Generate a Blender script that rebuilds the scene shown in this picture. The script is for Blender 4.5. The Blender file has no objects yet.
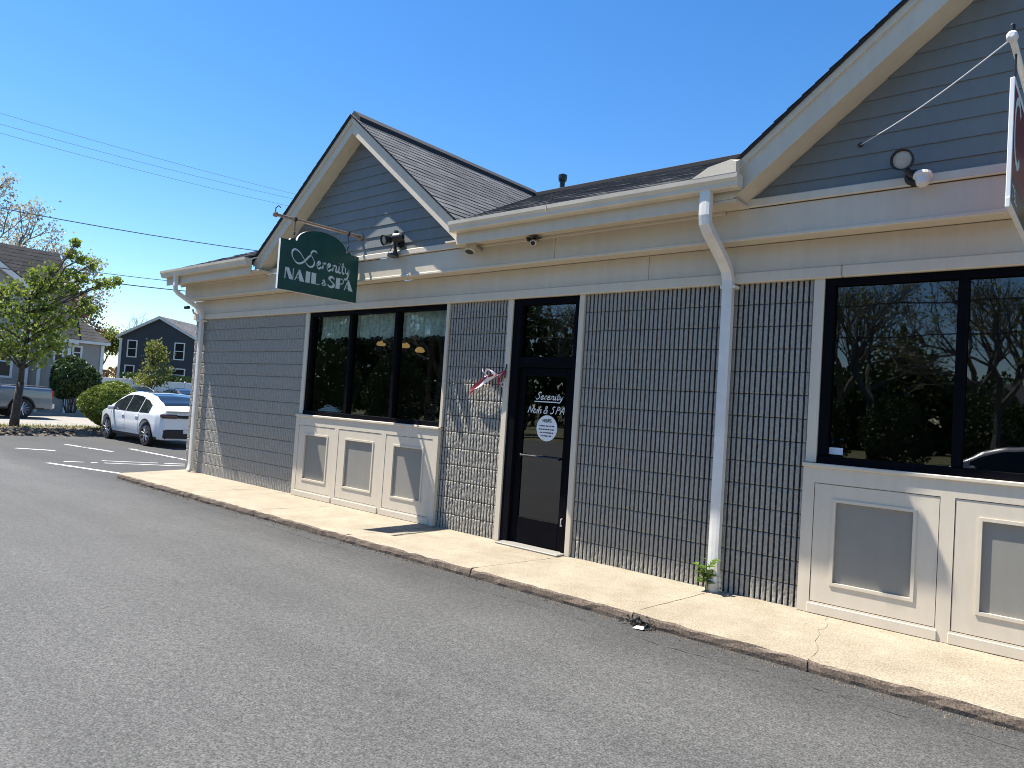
import bpy, math, random
import numpy as np
from mathutils import Vector, Matrix
R_ = random.Random(7)
SC = bpy.context.scene
COL = SC.collection
GZ = 0.04            # asphalt level
SW = 0.13            # sidewalk level

# ------------------------------------------------------------------ materials
def _nodes(name):
    m = bpy.data.materials.new(name); m.use_nodes = True
    nt = m.node_tree
    return m, nt, nt.nodes['Principled BSDF']

def mat(name, col, rough=.6, var=.0, scale=8., bump=0., bscale=60., metal=0., spec=None, col2=None, detail=4., coat=0.):
    m, nt, b = _nodes(name)
    b.inputs['Roughness'].default_value = rough
    b.inputs['Metallic'].default_value = metal
    if spec is not None: b.inputs['Specular IOR Level'].default_value = spec
    if coat: b.inputs['Coat Weight'].default_value = coat; b.inputs['Coat Roughness'].default_value = .05
    tc = nt.nodes.new('ShaderNodeTexCoord')
    if var > 0 or col2:
        n = nt.nodes.new('ShaderNodeTexNoise'); n.inputs['Scale'].default_value = scale; n.inputs['Detail'].default_value = detail
        nt.links.new(tc.outputs['Object'], n.inputs['Vector'])
        r = nt.nodes.new('ShaderNodeValToRGB')
        c2 = col2 or tuple(c * (1 + var) for c in col)
        c1 = col if col2 else tuple(c * (1 - var) for c in col)
        r.color_ramp.elements[0].position = .32; r.color_ramp.elements[1].position = .68
        r.color_ramp.elements[0].color = (*c1, 1); r.color_ramp.elements[1].color = (*c2, 1)
        nt.links.new(n.outputs['Fac'], r.inputs['Fac'])
        nt.links.new(r.outputs['Color'], b.inputs['Base Color'])
    else:
        b.inputs['Base Color'].default_value = (*col, 1)
    if bump > 0:
        n2 = nt.nodes.new('ShaderNodeTexNoise'); n2.inputs['Scale'].default_value = bscale; n2.inputs['Detail'].default_value = 5
        nt.links.new(tc.outputs['Object'], n2.inputs['Vector'])
        bp = nt.nodes.new('ShaderNodeBump'); bp.inputs['Strength'].default_value = bump; bp.inputs['Distance'].default_value = .02
        nt.links.new(n2.outputs['Fac'], bp.inputs['Height']); nt.links.new(bp.outputs['Normal'], b.inputs['Normal'])
    return m

def mix_rgb(nt, a, b, fac, mode='MIX'):
    n = nt.nodes.new('ShaderNodeMix'); n.data_type = 'RGBA'; n.blend_type = mode
    for sock, val in ((6, a), (7, b), (0, fac)):
        if isinstance(val, (tuple, float, int)):
            n.inputs[sock].default_value = (*val, 1) if isinstance(val, tuple) else val
        else: nt.links.new(val, n.inputs[sock])
    return n.outputs[2]

def ramp(nt, src, p0, p1, c0=(0, 0, 0), c1=(1, 1, 1)):
    r = nt.nodes.new('ShaderNodeValToRGB'); e = r.color_ramp.elements
    e[0].position = p0; e[1].position = p1; e[0].color = (*c0, 1); e[1].color = (*c1, 1)
    nt.links.new(src, r.inputs['Fac']); return r.outputs['Color']

def noise(nt, vec, scale, detail=3., rough=.5):
    n = nt.nodes.new('ShaderNodeTexNoise'); n.inputs['Scale'].default_value = scale
    n.inputs['Detail'].default_value = detail; n.inputs['Roughness'].default_value = rough
    nt.links.new(vec, n.inputs['Vector']); return n.outputs['Fac']

def asphalt_mat():
    m, nt, b = _nodes('asphalt'); b.inputs['Roughness'].default_value = .8
    b.inputs['Specular IOR Level'].default_value = .35
    tc = nt.nodes.new('ShaderNodeTexCoord'); v = tc.outputs['Object']
    fine = noise(nt, v, 80, 3, .75); med = noise(nt, v, 24, 3, .6)
    vor = nt.nodes.new('ShaderNodeTexVoronoi'); vor.inputs['Scale'].default_value = 105; nt.links.new(v, vor.inputs['Vector'])
    big = noise(nt, v, .55, 4, .6)
    grain = ramp(nt, fine, .36, .66, (.040, .0398, .0383), (.146, .1445, .138))
    bw = nt.nodes.new('ShaderNodeRGBToBW'); nt.links.new(vor.outputs['Color'], bw.inputs[0]); stone = mix_rgb(nt, grain, bw.outputs[0], .18, 'SOFT_LIGHT')
    c = mix_rgb(nt, stone, ramp(nt, med, .3, .7, (.7, .7, .7), (1.15, 1.15, 1.15)), 1., 'MULTIPLY')
    c = mix_rgb(nt, c, ramp(nt, big, .3, .7, (.88, .88, .88), (1.08, 1.08, 1.07)), 1., 'MULTIPLY')
    stain = noise(nt, v, 1.7, 6, .7); c = mix_rgb(nt, c, ramp(nt, stain, .60, .76, (1, 1, 1), (.74, .735, .73)), 1., 'MULTIPLY')
    # streaks of sealer that run along the lane (x)
    mp = nt.nodes.new('ShaderNodeMapping'); mp.inputs['Scale'].default_value = (.12, 1.6, 1); nt.links.new(v, mp.inputs['Vector'])
    st = noise(nt, mp.outputs['Vector'], 1.5, 4, .6)
    c = mix_rgb(nt, c, ramp(nt, st, .38, .62, (.92, .92, .92), (1.04, 1.04, 1.04)), 1., 'MULTIPLY')
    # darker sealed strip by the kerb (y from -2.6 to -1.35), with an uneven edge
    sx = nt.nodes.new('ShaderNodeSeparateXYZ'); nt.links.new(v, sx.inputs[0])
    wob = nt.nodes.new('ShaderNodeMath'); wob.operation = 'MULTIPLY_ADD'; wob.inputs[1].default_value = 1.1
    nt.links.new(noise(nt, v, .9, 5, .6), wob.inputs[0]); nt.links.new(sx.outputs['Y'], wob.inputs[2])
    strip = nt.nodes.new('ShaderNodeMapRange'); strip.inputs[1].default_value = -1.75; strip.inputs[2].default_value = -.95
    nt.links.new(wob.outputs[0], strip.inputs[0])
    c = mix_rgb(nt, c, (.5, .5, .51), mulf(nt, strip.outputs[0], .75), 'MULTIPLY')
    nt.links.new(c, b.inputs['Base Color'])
    bp = nt.nodes.new('ShaderNodeBump'); bp.inputs['Strength'].default_value = .75; bp.inputs['Distance'].default_value = .006
    nt.links.new(fine, bp.inputs['Height']); nt.links.new(bp.outputs['Normal'], b.inputs['Normal'])
    return m

def mulf(nt, src, k):
    n = nt.nodes.new('ShaderNodeMath'); n.operation = 'MULTIPLY'; n.inputs[1].default_value = k
    nt.links.new(src, n.inputs[0]); return n.outputs[0]

def concrete_mat():
    m, nt, b = _nodes('sidewalk_concrete'); b.inputs['Roughness'].default_value = .85
    tc = nt.nodes.new('ShaderNodeTexCoord'); v = tc.outputs['Object']
    fine = noise(nt, v, 70, 4, .75); med = noise(nt, v, 3.2, 6, .65); spots = noise(nt, v, 38, 3, .6)
    c = ramp(nt, med, .28, .72, (.245, .205, .142), (.345, .30, .225))
    c = mix_rgb(nt, c, ramp(nt, fine, .35, .65, (.60, .58, .54), (1.3, 1.3, 1.3)), 1., 'MULTIPLY')
    c = mix_rgb(nt, c, ramp(nt, spots, .62, .74, (1, 1, 1), (.62, .54, .44)), 1., 'MULTIPLY')
    # grime: the vertical kerb face is brown exposed aggregate
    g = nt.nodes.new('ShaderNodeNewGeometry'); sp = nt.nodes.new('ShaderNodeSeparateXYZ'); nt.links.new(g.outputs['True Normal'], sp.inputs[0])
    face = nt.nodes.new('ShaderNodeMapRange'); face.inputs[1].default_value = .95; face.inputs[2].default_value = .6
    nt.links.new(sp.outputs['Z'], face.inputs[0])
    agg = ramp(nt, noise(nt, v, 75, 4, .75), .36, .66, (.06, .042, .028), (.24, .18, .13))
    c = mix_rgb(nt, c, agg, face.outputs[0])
    nt.links.new(c, b.inputs['Base Color'])
    bp = nt.nodes.new('ShaderNodeBump'); bp.inputs['Strength'].default_value = .5; bp.inputs['Distance'].default_value = .006
    nt.links.new(fine, bp.inputs['Height']); nt.links.new(bp.outputs['Normal'], b.inputs['Normal'])
    return m

def shingle_mat(name, c0, c1, mortar):
    m, nt, b = _nodes(name); b.inputs['Roughness'].default_value = .9; b.inputs['Specular IOR Level'].default_value = .2
    uv = nt.nodes.new('ShaderNodeUVMap'); tc = nt.nodes.new('ShaderNodeTexCoord')
    br = nt.nodes.new('ShaderNodeTexBrick'); nt.links.new(uv.outputs['UV'], br.inputs['Vector'])
    br.inputs['Scale'].default_value = 1; br.inputs['Brick Width'].default_value = .2; br.inputs['Row Height'].default_value = .14
    br.inputs['Mortar Size'].default_value = .005; br.inputs['Color1'].default_value = (*c0, 1); br.inputs['Color2'].default_value = (*c1, 1)
    br.inputs['Mortar'].default_value = (*mortar, 1); br.inputs['Bias'].default_value = 0
    c = mix_rgb(nt, br.outputs['Color'], ramp(nt, noise(nt, tc.outputs['Object'], 160, 2), .3, .7, (.6, .6, .6), (1.3, 1.3, 1.3)), 1., 'MULTIPLY')
    c = mix_rgb(nt, c, ramp(nt, noise(nt, tc.outputs['Object'], 1.3, 4), .3, .7, (.8, .8, .8), (1.2, 1.18, 1.15)), 1., 'MULTIPLY')
    nt.links.new(c, b.inputs['Base Color'])
    return m

def paint_mat(name, col, stain=.12, rough=.55):
    m, nt, b = _nodes(name); b.inputs['Roughness'].default_value = rough
    tc = nt.nodes.new('ShaderNodeTexCoord'); v = tc.outputs['Object']
    mp = nt.nodes.new('ShaderNodeMapping'); mp.inputs['Scale'].default_value = (5, 5, .7); nt.links.new(v, mp.inputs['Vector'])
    drip = noise(nt, mp.outputs['Vector'], 2.2, 5, .65); blot = noise(nt, v, 1.1, 4)
    c = mix_rgb(nt, col, ramp(nt, drip, .35, .7, (1 - stain,) * 3, (1.03, 1.03, 1.03)), 1., 'MULTIPLY')
    c = mix_rgb(nt, c, ramp(nt, blot, .3, .7, (.95, .95, .95), (1.04, 1.035, 1.03)), 1., 'MULTIPLY')
    nt.links.new(c, b.inputs['Base Color'])
    bp = nt.nodes.new('ShaderNodeBump'); bp.inputs['Strength'].default_value = .05; bp.inputs['Distance'].default_value = .004
    nt.links.new(noise(nt, v, 45, 4), bp.inputs['Height']); nt.links.new(bp.outputs['Normal'], b.inputs['Normal'])
    return m

def glass_mat(name, tint, boost=1.0, gloss=(1, 1, 1)):
    m = bpy.data.materials.new(name); m.use_nodes = True; nt = m.node_tree; nt.nodes.clear()
    out = nt.nodes.new('ShaderNodeOutputMaterial'); mix = nt.nodes.new('ShaderNodeMixShader')
    tr = nt.nodes.new('ShaderNodeBsdfTransparent'); tr.inputs[0].default_value = (*tint, 1)
    gl = nt.nodes.new('ShaderNodeBsdfGlossy'); gl.inputs['Roughness'].default_value = 0.012; gl.inputs[0].default_value = (*gloss, 1)
    lw = nt.nodes.new('ShaderNodeFresnel'); lw.inputs['IOR'].default_value = 1.52
    mu = nt.nodes.new('ShaderNodeMath'); mu.operation = 'MULTIPLY'; mu.inputs[1].default_value = 1.8 * boost; mu.use_clamp = True
    tc = nt.nodes.new('ShaderNodeTexCoord'); bp = nt.nodes.new('ShaderNodeBump'); bp.inputs['Strength'].default_value = .02; bp.inputs['Distance'].default_value = .05
    nt.links.new(noise(nt, tc.outputs['Object'], 1.6, 2), bp.inputs['Height']); nt.links.new(bp.outputs['Normal'], gl.inputs['Normal'])
    ge = nt.nodes.new('ShaderNodeNewGeometry'); iv = nt.nodes.new('ShaderNodeMath'); iv.operation = 'SUBTRACT'; iv.inputs[0].default_value = 1.
    fr = nt.nodes.new('ShaderNodeMath'); fr.operation = 'MULTIPLY'
    nt.links.new(ge.outputs['Backfacing'], iv.inputs[1]); nt.links.new(lw.outputs[0], mu.inputs[0]); nt.links.new(mu.outputs[0], fr.inputs[0]); nt.links.new(iv.outputs[0], fr.inputs[1]); nt.links.new(fr.outputs[0], mix.inputs[0])
    nt.links.new(tr.outputs[0], mix.inputs[1]); nt.links.new(gl.outputs[0], mix.inputs[2]); nt.links.new(mix.outputs[0], out.inputs[0])
    return m

def leaf_mat(name, c0, c1, trans=.35):
    m = bpy.data.materials.new(name); m.use_nodes = True; nt = m.node_tree
    b = nt.nodes['Principled BSDF']; out = nt.nodes['Material Output']
    b.inputs['Roughness'].default_value = .55
    oi = nt.nodes.new('ShaderNodeTexCoord')
    wn = nt.nodes.new('ShaderNodeTexNoise'); wn.inputs['Scale'].default_value = 3.3; wn.inputs['Detail'].default_value = 6
    nt.links.new(oi.outputs['Object'], wn.inputs['Vector'])
    c = ramp(nt, wn.outputs['Fac'], .35, .65, c0, c1)
    nt.links.new(c, b.inputs['Base Color'])
    tl = nt.nodes.new('ShaderNodeBsdfTranslucent'); nt.links.new(c, tl.inputs[0])
    mx = nt.nodes.new('ShaderNodeMixShader'); mx.inputs[0].default_value = trans
    nt.links.new(b.outputs[0], mx.inputs[1]); nt.links.new(tl.outputs[0], mx.inputs[2]); nt.links.new(mx.outputs[0], out.inputs[0])
    return m

def emit_mat(name, col, s):
    m, nt, b = _nodes(name); b.inputs['Base Color'].default_value = (*col, 1)
    b.inputs['Emission Color'].default_value = (*col, 1); b.inputs['Emission Strength'].default_value = s
    return m

BEIGE = (.62, .54, .415)
M = dict(
    asphalt=asphalt_mat(), concrete=concrete_mat(),
    gap=mat('joint_dirt', (.05, .042, .033), .95, .4, 30),
    dirt=mat('mulch', (.075, .055, .038), .95, .5, 14, .8, 40, col2=(.2, .16, .11)),
    grass_ground=mat('grass_ground', (.07, .085, .03), .95, .4, 3, .6, 30, col2=(.16, .15, .07)),
    street=mat('street_pale', (.25, .23, .195), .9, .12, 1.5, .2, 80),
    drive=mat('driveway', (.07, .068, .066), .9, .2, 2, .2, 60),
    line=mat('road_paint', (.72, .71, .67), .7, .2, 9, col2=(.45, .44, .42)),
    block=mat('block_paint', (.33, .311, .268), .75, .10, 22, .25, 190, detail=6),
    beige=paint_mat('beige_paint', BEIGE, .06), beige2=paint_mat('cream_panel_paint', (.64, .56, .435), .05),
    gutter=mat('gutter_metal', (.63, .55, .425), .4, .08, 3, .05, 30),
    white_metal=mat('white_metal', (.73, .70, .64), .38, .07, 5, .05, 25),
    panel_grey=paint_mat('grey_panel_paint', (.25, .238, .205), .03, .55),
    siding=paint_mat('blue_grey_siding', (.165, .176, .168), .06, .6),
    shingle=shingle_mat('dark_shingles', (.088, .089, .092), (.142, .143, .147), (.055, .055, .057)), roof_edge=mat('dark_roof_edge', (.018, .018, .021), .85, .3, 40),
    black_metal=mat('black_metal', (.012, .012, .014), .35, .2, 8, .03, 30),
    frame=mat('black_frame', (.005, .005, .007), .6, .15, 6, spec=.03),
    glass=glass_mat('window_glass', (.80, .83, .81), .8), glass2=glass_mat('shop_glass', (.42, .44, .44), 1.1),
    interior=mat('interior_paint', (.16, .14, .115), .9, .2, 2), floor_in=mat('interior_floor', (.08, .06, .045), .5, .2, 3),
    curtain=mat('lace_curtain', (.70, .76, .70), .9, .25, 22), dark_cloth=mat('dark_cloth', (.02, .02, .02), .9, .2, 30),
    lamp=emit_mat('warm_lamp', (1., .62, .25), .16), paper=mat('white_paper', (.78, .78, .77), .8, .04, 12),
    green=mat('sign_green', (.005, .062, .052), .35, .12, 6, .03, 60), letters=mat('sign_letter', (.58, .67, .65), .5, .06, 20),
    white=mat('white_paint', (.75, .75, .73), .5, .06, 9), bronze=mat('bronze_pole', (.30, .215, .15), .4, .2, 12, .04, 40, metal=.3),
    red=mat('sign_red', (.16, .016, .014), .4, .2, 6), rib_red=mat('ribbon_red', (.30, .012, .035), .6, .2, 30),
    rib_white=mat('ribbon_white', (.72, .68, .68), .6, .05, 30),
    lens=mat('lamp_lens', (.42, .39, .33), .25, .1, 40), brass=mat('bracket', (.25, .19, .12), .4, .2, 20, metal=.6),
    bark=mat('bark', (.07, .055, .043), .9, .35, 14, .8, 30), bark2=mat('grey_bark', (.15, .14, .125), .9, .3, 9, .5, 20),
    leaf_maple=leaf_mat('young_leaves', (.11, .165, .02), (.26, .31, .055), .5), leaf_hedge=leaf_mat('hedge_leaves', (.085, .12, .012), (.23, .28, .05), .35),
    leaf_dark=leaf_mat('dark_leaves', (.018, .045, .012), (.06, .10, .022), .25), leaf_blossom=leaf_mat('pale_buds', (.30, .28, .21), (.46, .43, .34), .4),
    leaf_brown=leaf_mat('brown_buds', (.13, .075, .03), (.22, .14, .06), .3), leaf_yel=leaf_mat('spring_leaves', (.13, .15, .025), (.27, .28, .065), .5),
    weed=leaf_mat('weed_leaves', (.06, .13, .01), (.15, .24, .03), .4),
    car_white=mat('car_white', (.78, .80, .82), .25, coat=1.), car_grey=mat('car_grey', (.115, .14, .175), .3, metal=.35, coat=1.),
    car_dark=mat('car_dark', (.02, .021, .024), .25, coat=1.), car_blue=mat('car_blue', (.03, .08, .35), .25, coat=1.), car_silver=mat('car_silver', (.45, .45, .46), .28, metal=.5, coat=1.),
    rubber=mat('rubber', (.016, .016, .017), .8, .2, 20), trim=mat('black_plastic', (.014, .014, .016), .55),
    rim=mat('rim_alloy', (.42, .43, .45), .3, metal=.8), rim_dark=mat('rim_dark', (.05, .05, .055), .4, metal=.4),
    car_glass=mat('tinted_glass', (.012, .016, .022), .03, spec=.6), house_glass=mat('house_glass', (.012, .014, .018), .25, spec=.3), tail=mat('tail_lamp', (.035, .006, .008), .15, spec=.8), tail_red=mat('tail_red', (.3, .015, .015), .2),
    plate=mat('number_plate', (.7, .72, .74), .5), head=mat('head_lamp', (.6, .62, .65), .1, spec=.9),
    house_grey=paint_mat('grey_clapboard', (.30, .285, .265), .08, .7), house_blue=paint_mat('navy_clapboard', (.036, .045, .058), .08, .7),
    house_roof=shingle_mat('brown_roof', (.046, .045, .046), (.06, .058, .058), (.034, .033, .033)), house_trim=mat('house_trim', (.66, .66, .64), .6, .05, 3),
    vinyl=mat('vinyl_fence', (.72, .72, .70), .5, .06, 2), wood_pole=mat('pole_wood', (.12, .09, .065), .9, .3, 12),
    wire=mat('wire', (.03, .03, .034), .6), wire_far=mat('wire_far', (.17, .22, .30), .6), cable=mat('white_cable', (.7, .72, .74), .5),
    store=mat('low_store_wall', (.30, .27, .23), .8, .1, 1.2), litter=mat('hole_black', (.02, .02, .02), .5, .4, 60),
    leafdry=mat('dry_leaf', (.13, .085, .045), .9, .4, 30),
)

# ------------------------------------------------------------------ mesh builder
def root_loc(o):
    v = Vector((0, 0, 0))
    while o is not None:
        v += o.location; o = o.parent
    return v

class MB:
    def __init__(s): s.v = []; s.f = []; s.uv = []; s.has_uv = False
    def quad(s, a, b, c, d, uv=None):
        n = len(s.v); s.v += [tuple(a), tuple(b), tuple(c), tuple(d)]; s.f.append((n, n + 1, n + 2, n + 3))
        if uv: s.has_uv = True
        s.uv.append(uv or [(0, 0)] * 4)
    def tri(s, a, b, c):
        n = len(s.v); s.v += [tuple(a), tuple(b), tuple(c)]; s.f.append((n, n + 1, n + 2)); s.uv.append([(0, 0)] * 3)
    def face(s, pts):
        n = len(s.v); s.v += [tuple(p) for p in pts]; s.f.append(tuple(range(n, n + len(pts)))); s.uv.append([(0, 0)] * len(pts))
    def box(s, x0, x1, y0, y1, z0, z1, bev=0.):
        if x0 > x1: x0, x1 = x1, x0
        if y0 > y1: y0, y1 = y1, y0
        if z0 > z1: z0, z1 = z1, z0
        if bev <= 0:
            n = len(s.v)
            s.v += [(x0, y0, z0), (x1, y0, z0), (x1, y1, z0), (x0, y1, z0), (x0, y0, z1), (x1, y0, z1), (x1, y1, z1), (x0, y1, z1)]
            fs = [(0, 3, 2, 1), (4, 5, 6, 7), (0, 1, 5, 4), (1, 2, 6, 5), (2, 3, 7, 6), (3, 0, 4, 7)]
            s.f += [tuple(n + i for i in f) for f in fs]; s.uv += [[(0, 0)] * 4] * 6
            return s
        b = min(bev, (x1 - x0) * .45, (y1 - y0) * .45, (z1 - z0) * .45)
        X = (x0, x1); Y = (y0, y1); Z = (z0, z1); n = len(s.v); idx = {}
        for i in (0, 1):
            for j in (0, 1):
                for k in (0, 1):
                    sx = b if i == 0 else -b; sy = b if j == 0 else -b; sz = b if k == 0 else -b
                    idx[i, j, k, 0] = len(s.v); s.v.append((X[i], Y[j] + sy, Z[k] + sz))
                    idx[i, j, k, 1] = len(s.v); s.v.append((X[i] + sx, Y[j], Z[k] + sz))
                    idx[i, j, k, 2] = len(s.v); s.v.append((X[i] + sx, Y[j] + sy, Z[k]))
        F = []
        for i in (0, 1): F.append([idx[i, 0, 0, 0], idx[i, 1, 0, 0], idx[i, 1, 1, 0], idx[i, 0, 1, 0]])
        for j in (0, 1): F.append([idx[0, j, 0, 1], idx[1, j, 0, 1], idx[1, j, 1, 1], idx[0, j, 1, 1]])
        for k in (0, 1): F.append([idx[0, 0, k, 2], idx[1, 0, k, 2], idx[1, 1, k, 2], idx[0, 1, k, 2]])
        for i in (0, 1):
            for j in (0, 1): F.append([idx[i, j, 0, 0], idx[i, j, 1, 0], idx[i, j, 1, 1], idx[i, j, 0, 1]])
            for k in (0, 1): F.append([idx[i, 0, k, 0], idx[i, 1, k, 0], idx[i, 1, k, 2], idx[i, 0, k, 2]])
        for j in (0, 1):
            for k in (0, 1): F.append([idx[0, j, k, 1], idx[1, j, k, 1], idx[1, j, k, 2], idx[0, j, k, 2]])
        for i in (0, 1):
            for j in (0, 1):
                for k in (0, 1): F.append([idx[i, j, k, 0], idx[i, j, k, 1], idx[i, j, k, 2]])
        c = Vector(((x0 + x1) / 2, (y0 + y1) / 2, (z0 + z1) / 2))
        for f in F:
            p = [Vector(s.v[i]) for i in f]; nr = (p[1] - p[0]).cross(p[2] - p[0])
            if nr.dot(sum(p, Vector()) / len(p) - c) < 0: f.reverse()
            s.f.append(tuple(f)); s.uv.append([(0, 0)] * len(f))
        return s
    def prism(s, pts, axis, a, b):
        """extrude 2-D outline along axis ('x': pts=(y,z), 'y': pts=(x,z), 'z': pts=(x,y))"""
        def P(p, t): return (t, p[0], p[1]) if axis == 'x' else (p[0], t, p[1]) if axis == 'y' else (p[0], p[1], t)
        A = [P(p, a) for p in pts]; B = [P(p, b) for p in pts]; n = len(pts)
        base = len(s.v); s.v += A + B
        s.f.append(tuple(base + i for i in range(n))); s.f.append(tuple(base + n + i for i in reversed(range(n))))
        s.uv += [[(0, 0)] * n] * 2
        for i in range(n):
            j = (i + 1) % n
            s.f.append((base + i, base + n + i, base + n + j, base + j)); s.uv.append([(0, 0)] * 4)
        return s
    def tube(s, pts, rad, n=8, caps=True, sec=None):
        """sweep a circle (or a 2-D section) along a polyline; rad may be a list"""
        pts = [Vector(p) for p in pts]; m = len(pts)
        rads = rad if isinstance(rad, (list, tuple)) else [rad] * m
        sec = sec or [(math.cos(2 * math.pi * k / n), math.sin(2 * math.pi * k / n)) for k in range(n)]
        n = len(sec); base = len(s.v); up = None
        for i, p in enumerate(pts):
            t = (pts[min(i + 1, m - 1)] - pts[max(i - 1, 0)]).normalized()
            if up is None:
                up = Vector((0, 0, 1)) if abs(t.z) < .9 else Vector((0, 1, 0))
            r = t.cross(up)
            if r.length < 1e-5: r = t.cross(Vector((1, 0, 0)))
            r.normalize(); u = r.cross(t).normalized(); up = u
            for c, d in sec: s.v.append(tuple(p + r * (c * rads[i]) + u * (d * rads[i])))
        for i in range(m - 1):
            for k in range(n):
                a = base + i * n + k; b = base + i * n + (k + 1) % n
                s.f.append((a, b, b + n, a + n)); s.uv.append([(0, 0)] * 4)
        if caps:
            s.f.append(tuple(base + k for k in reversed(range(n)))); s.f.append(tuple(base + (m - 1) * n + k for k in range(n)))
            s.uv += [[(0, 0)] * n] * 2
        return s
    def disc(s, c, axis, r, r2=None, th=.01, n=24):
        c = Vector(c); a = Vector(axis).normalized()
        return s.tube([c - a * th / 2, c + a * th / 2], [r, r2 if r2 is not None else r], n)
    def lathe(s, c, axis, prof, n=20):
        """prof: list of (dist along axis, radius)"""
        c = Vector(c); a = Vector(axis).normalized()
        r = a.cross(Vector((0, 0, 1)) if abs(a.z) < .9 else Vector((1, 0, 0))).normalized(); u = r.cross(a)
        base = len(s.v)
        for d, rad in prof:
            for k in range(n):
                t = 2 * math.pi * k / n
                s.v.append(tuple(c + a * d + (r * math.cos(t) + u * math.sin(t)) * rad))
        for i in range(len(prof) - 1):
            for k in range(n):
                p = base + i * n + k; q = base + i * n + (k + 1) % n
                s.f.append((p, q, q + n, p + n)); s.uv.append([(0, 0)] * 4)
        s.f.append(tuple(base + k for k in reversed(range(n)))); s.f.append(tuple(base + (len(prof) - 1) * n + k for k in range(n)))
        s.uv += [[(0, 0)] * n] * 2
        return s
    def build(s, name, material, parent=None, local=False, smooth=False):
        me = bpy.data.meshes.new(name)
        off = Vector((0, 0, 0)) if (local or parent is None) else root_loc(parent)
        vs = [(x - off.x, y - off.y, z - off.z) for x, y, z in s.v]
        me.from_pydata(vs, [], s.f)
        if s.has_uv:
            l = me.uv_layers.new(name='UVMap'); flat = [c for f in s.uv for p in f for c in p]
            l.data.foreach_set('uv', flat)
        me.materials.append(material)
        if smooth: me.polygons.foreach_set('use_smooth', [True] * len(me.polygons))
        me.update(); me.validate()
        o = bpy.data.objects.new(name, me); COL.objects.link(o)
        if parent is not None: o.parent = parent
        return o

def empty(name, label, cat, loc=(0, 0, 0), rz=0., group=None):
    o = bpy.data.objects.new(name, None); COL.objects.link(o); o.location = loc; o.rotation_euler = (0, 0, rz)
    o.empty_display_size = .3
    return tag(o, label, cat, group)
def tag(o, label, cat, group=None):
    o['label'] = label; o['category'] = cat
    if group: o['group'] = group
    return o
def struct(o, label=None, cat=None):
    o['kind'] = 'structure'
    if label: o['label'] = label
    if cat: o['category'] = cat
    return o
def copy_tree(o, parent=None):
    c = o.copy(); COL.objects.link(c); c.parent = parent
    for ch in list(o.children): copy_tree(ch, c)
    return c

# ------------------------------------------------------------------ setting: ground
b = MB(); b.quad((-700, -500, -.05), (400, -500, -.05), (400, 600, -.05), (-700, 600, -.05))
struct(b.build('ground', M['grass_ground']), 'dull grassy ground reaching to the horizon', 'ground')
b = MB(); b.quad((-24.6, -45, GZ), (30, -45, GZ), (30, 40, GZ), (-24.6, 40, GZ))
struct(b.build('parking_lot', M['asphalt']), 'grey speckled asphalt parking lot in front of the shop', 'parking lot')
b = MB(); b.quad((-38.6, -120, GZ - .02), (-28.3, -120, GZ - .02), (-28.3, 140, GZ - .02), (-38.6, 140, GZ - .02))
struct(b.build('street', M['street']), 'pale sunlit street beyond the planted strip', 'street')
b = MB(); b.box(-38.8, -38.6, -120, 140, -.04, .14, .03)
struct(b.build('street_kerb', M['street']), 'far kerb of the pale street', 'kerb')
b = MB(); b.quad((-68, 8.6, GZ - .01), (-38.85, 8.6, GZ - .01), (-38.85, 22, GZ - .01), (-68, 22, GZ - .01))
struct(b.build('far_car_park', M['drive']), 'dark asphalt yard where the far cars stand', 'car park')

# planting bed: low mound with ragged edge
def mound(x0, x1, y0, y1, z, name, material, label, cat, seed=1, nx=26, ny=60):
    rr = random.Random(seed); b = MB(); g = []
    for i in range(nx + 1):
        for j in range(ny + 1):
            u = i / nx; v = j / ny
            e = min(u, 1 - u, (v if v < .5 else 1 - v) * (y1 - y0) / (x1 - x0)) * 6
            h = z * min(1, e) + rr.uniform(-.02, .025)
            jx = rr.uniform(-.05, .05)
            b.v.append((x0 + (x1 - x0) * u + jx, y0 + (y1 - y0) * v + rr.uniform(-.05, .05), (GZ - .01 if e < .01 else GZ + .01 + max(0, h))))
    for i in range(nx):
        for j in range(ny):
            a = i * (ny + 1) + j; b.f.append((a, a + ny + 1, a + ny + 2, a + 1)); b.uv.append([(0, 0)] * 4)
    return struct(b.build(name, material, smooth=True), label, cat)
mound(-27.4, -24.2, -9, 5.6, .09, 'planting_bed', M['dirt'], 'brown mulched bed along the lot edge under the young tree', 'planting bed')
mound(-28.3, -27.2, -20, 20, .05, 'grass_verge', M['grass_ground'], 'narrow dry grass verge beside the pale street', 'verge', 4, 8, 120)

# grass tufts and dry litter on the bed (nobody could count them)
b = MB(); rr = random.Random(12)
for k in range(2600):
    x = rr.uniform(-28.1, -26.6) if rr.random() < .7 else rr.uniform(-27.2, -24.4); y = rr.uniform(-4, 5.5); h = rr.uniform(.05, .14); a = rr.uniform(0, 6.28)
    z = GZ + .07; w = .012; dx, dy = math.cos(a), math.sin(a)
    b.tri((x - dx * w, y - dy * w, z), (x + dx * w, y + dy * w, z), (x + dy * h * .5, y - dx * h * .5, z + h))
o = b.build('grass', M['leaf_yel']); o['kind'] = 'stuff'; o['label'] = 'short grass blades along the verge and the bed'; o['category'] = 'grass'
b = MB()
for k in range(900):
    x = rr.uniform(-26.9, -24.1); y = rr.uniform(-3, 3.5); s_ = rr.uniform(.03, .09); a = rr.uniform(0, 6.28); z = GZ + rr.uniform(.08, .15)
    dx, dy = math.cos(a) * s_, math.sin(a) * s_
    b.quad((x - dx, y - dy, z), (x + dy, y - dx, z + rr.uniform(-.03, .03)), (x + dx, y + dy, z + rr.uniform(-.02, .04)), (x - dy, y + dx, z))
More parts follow.
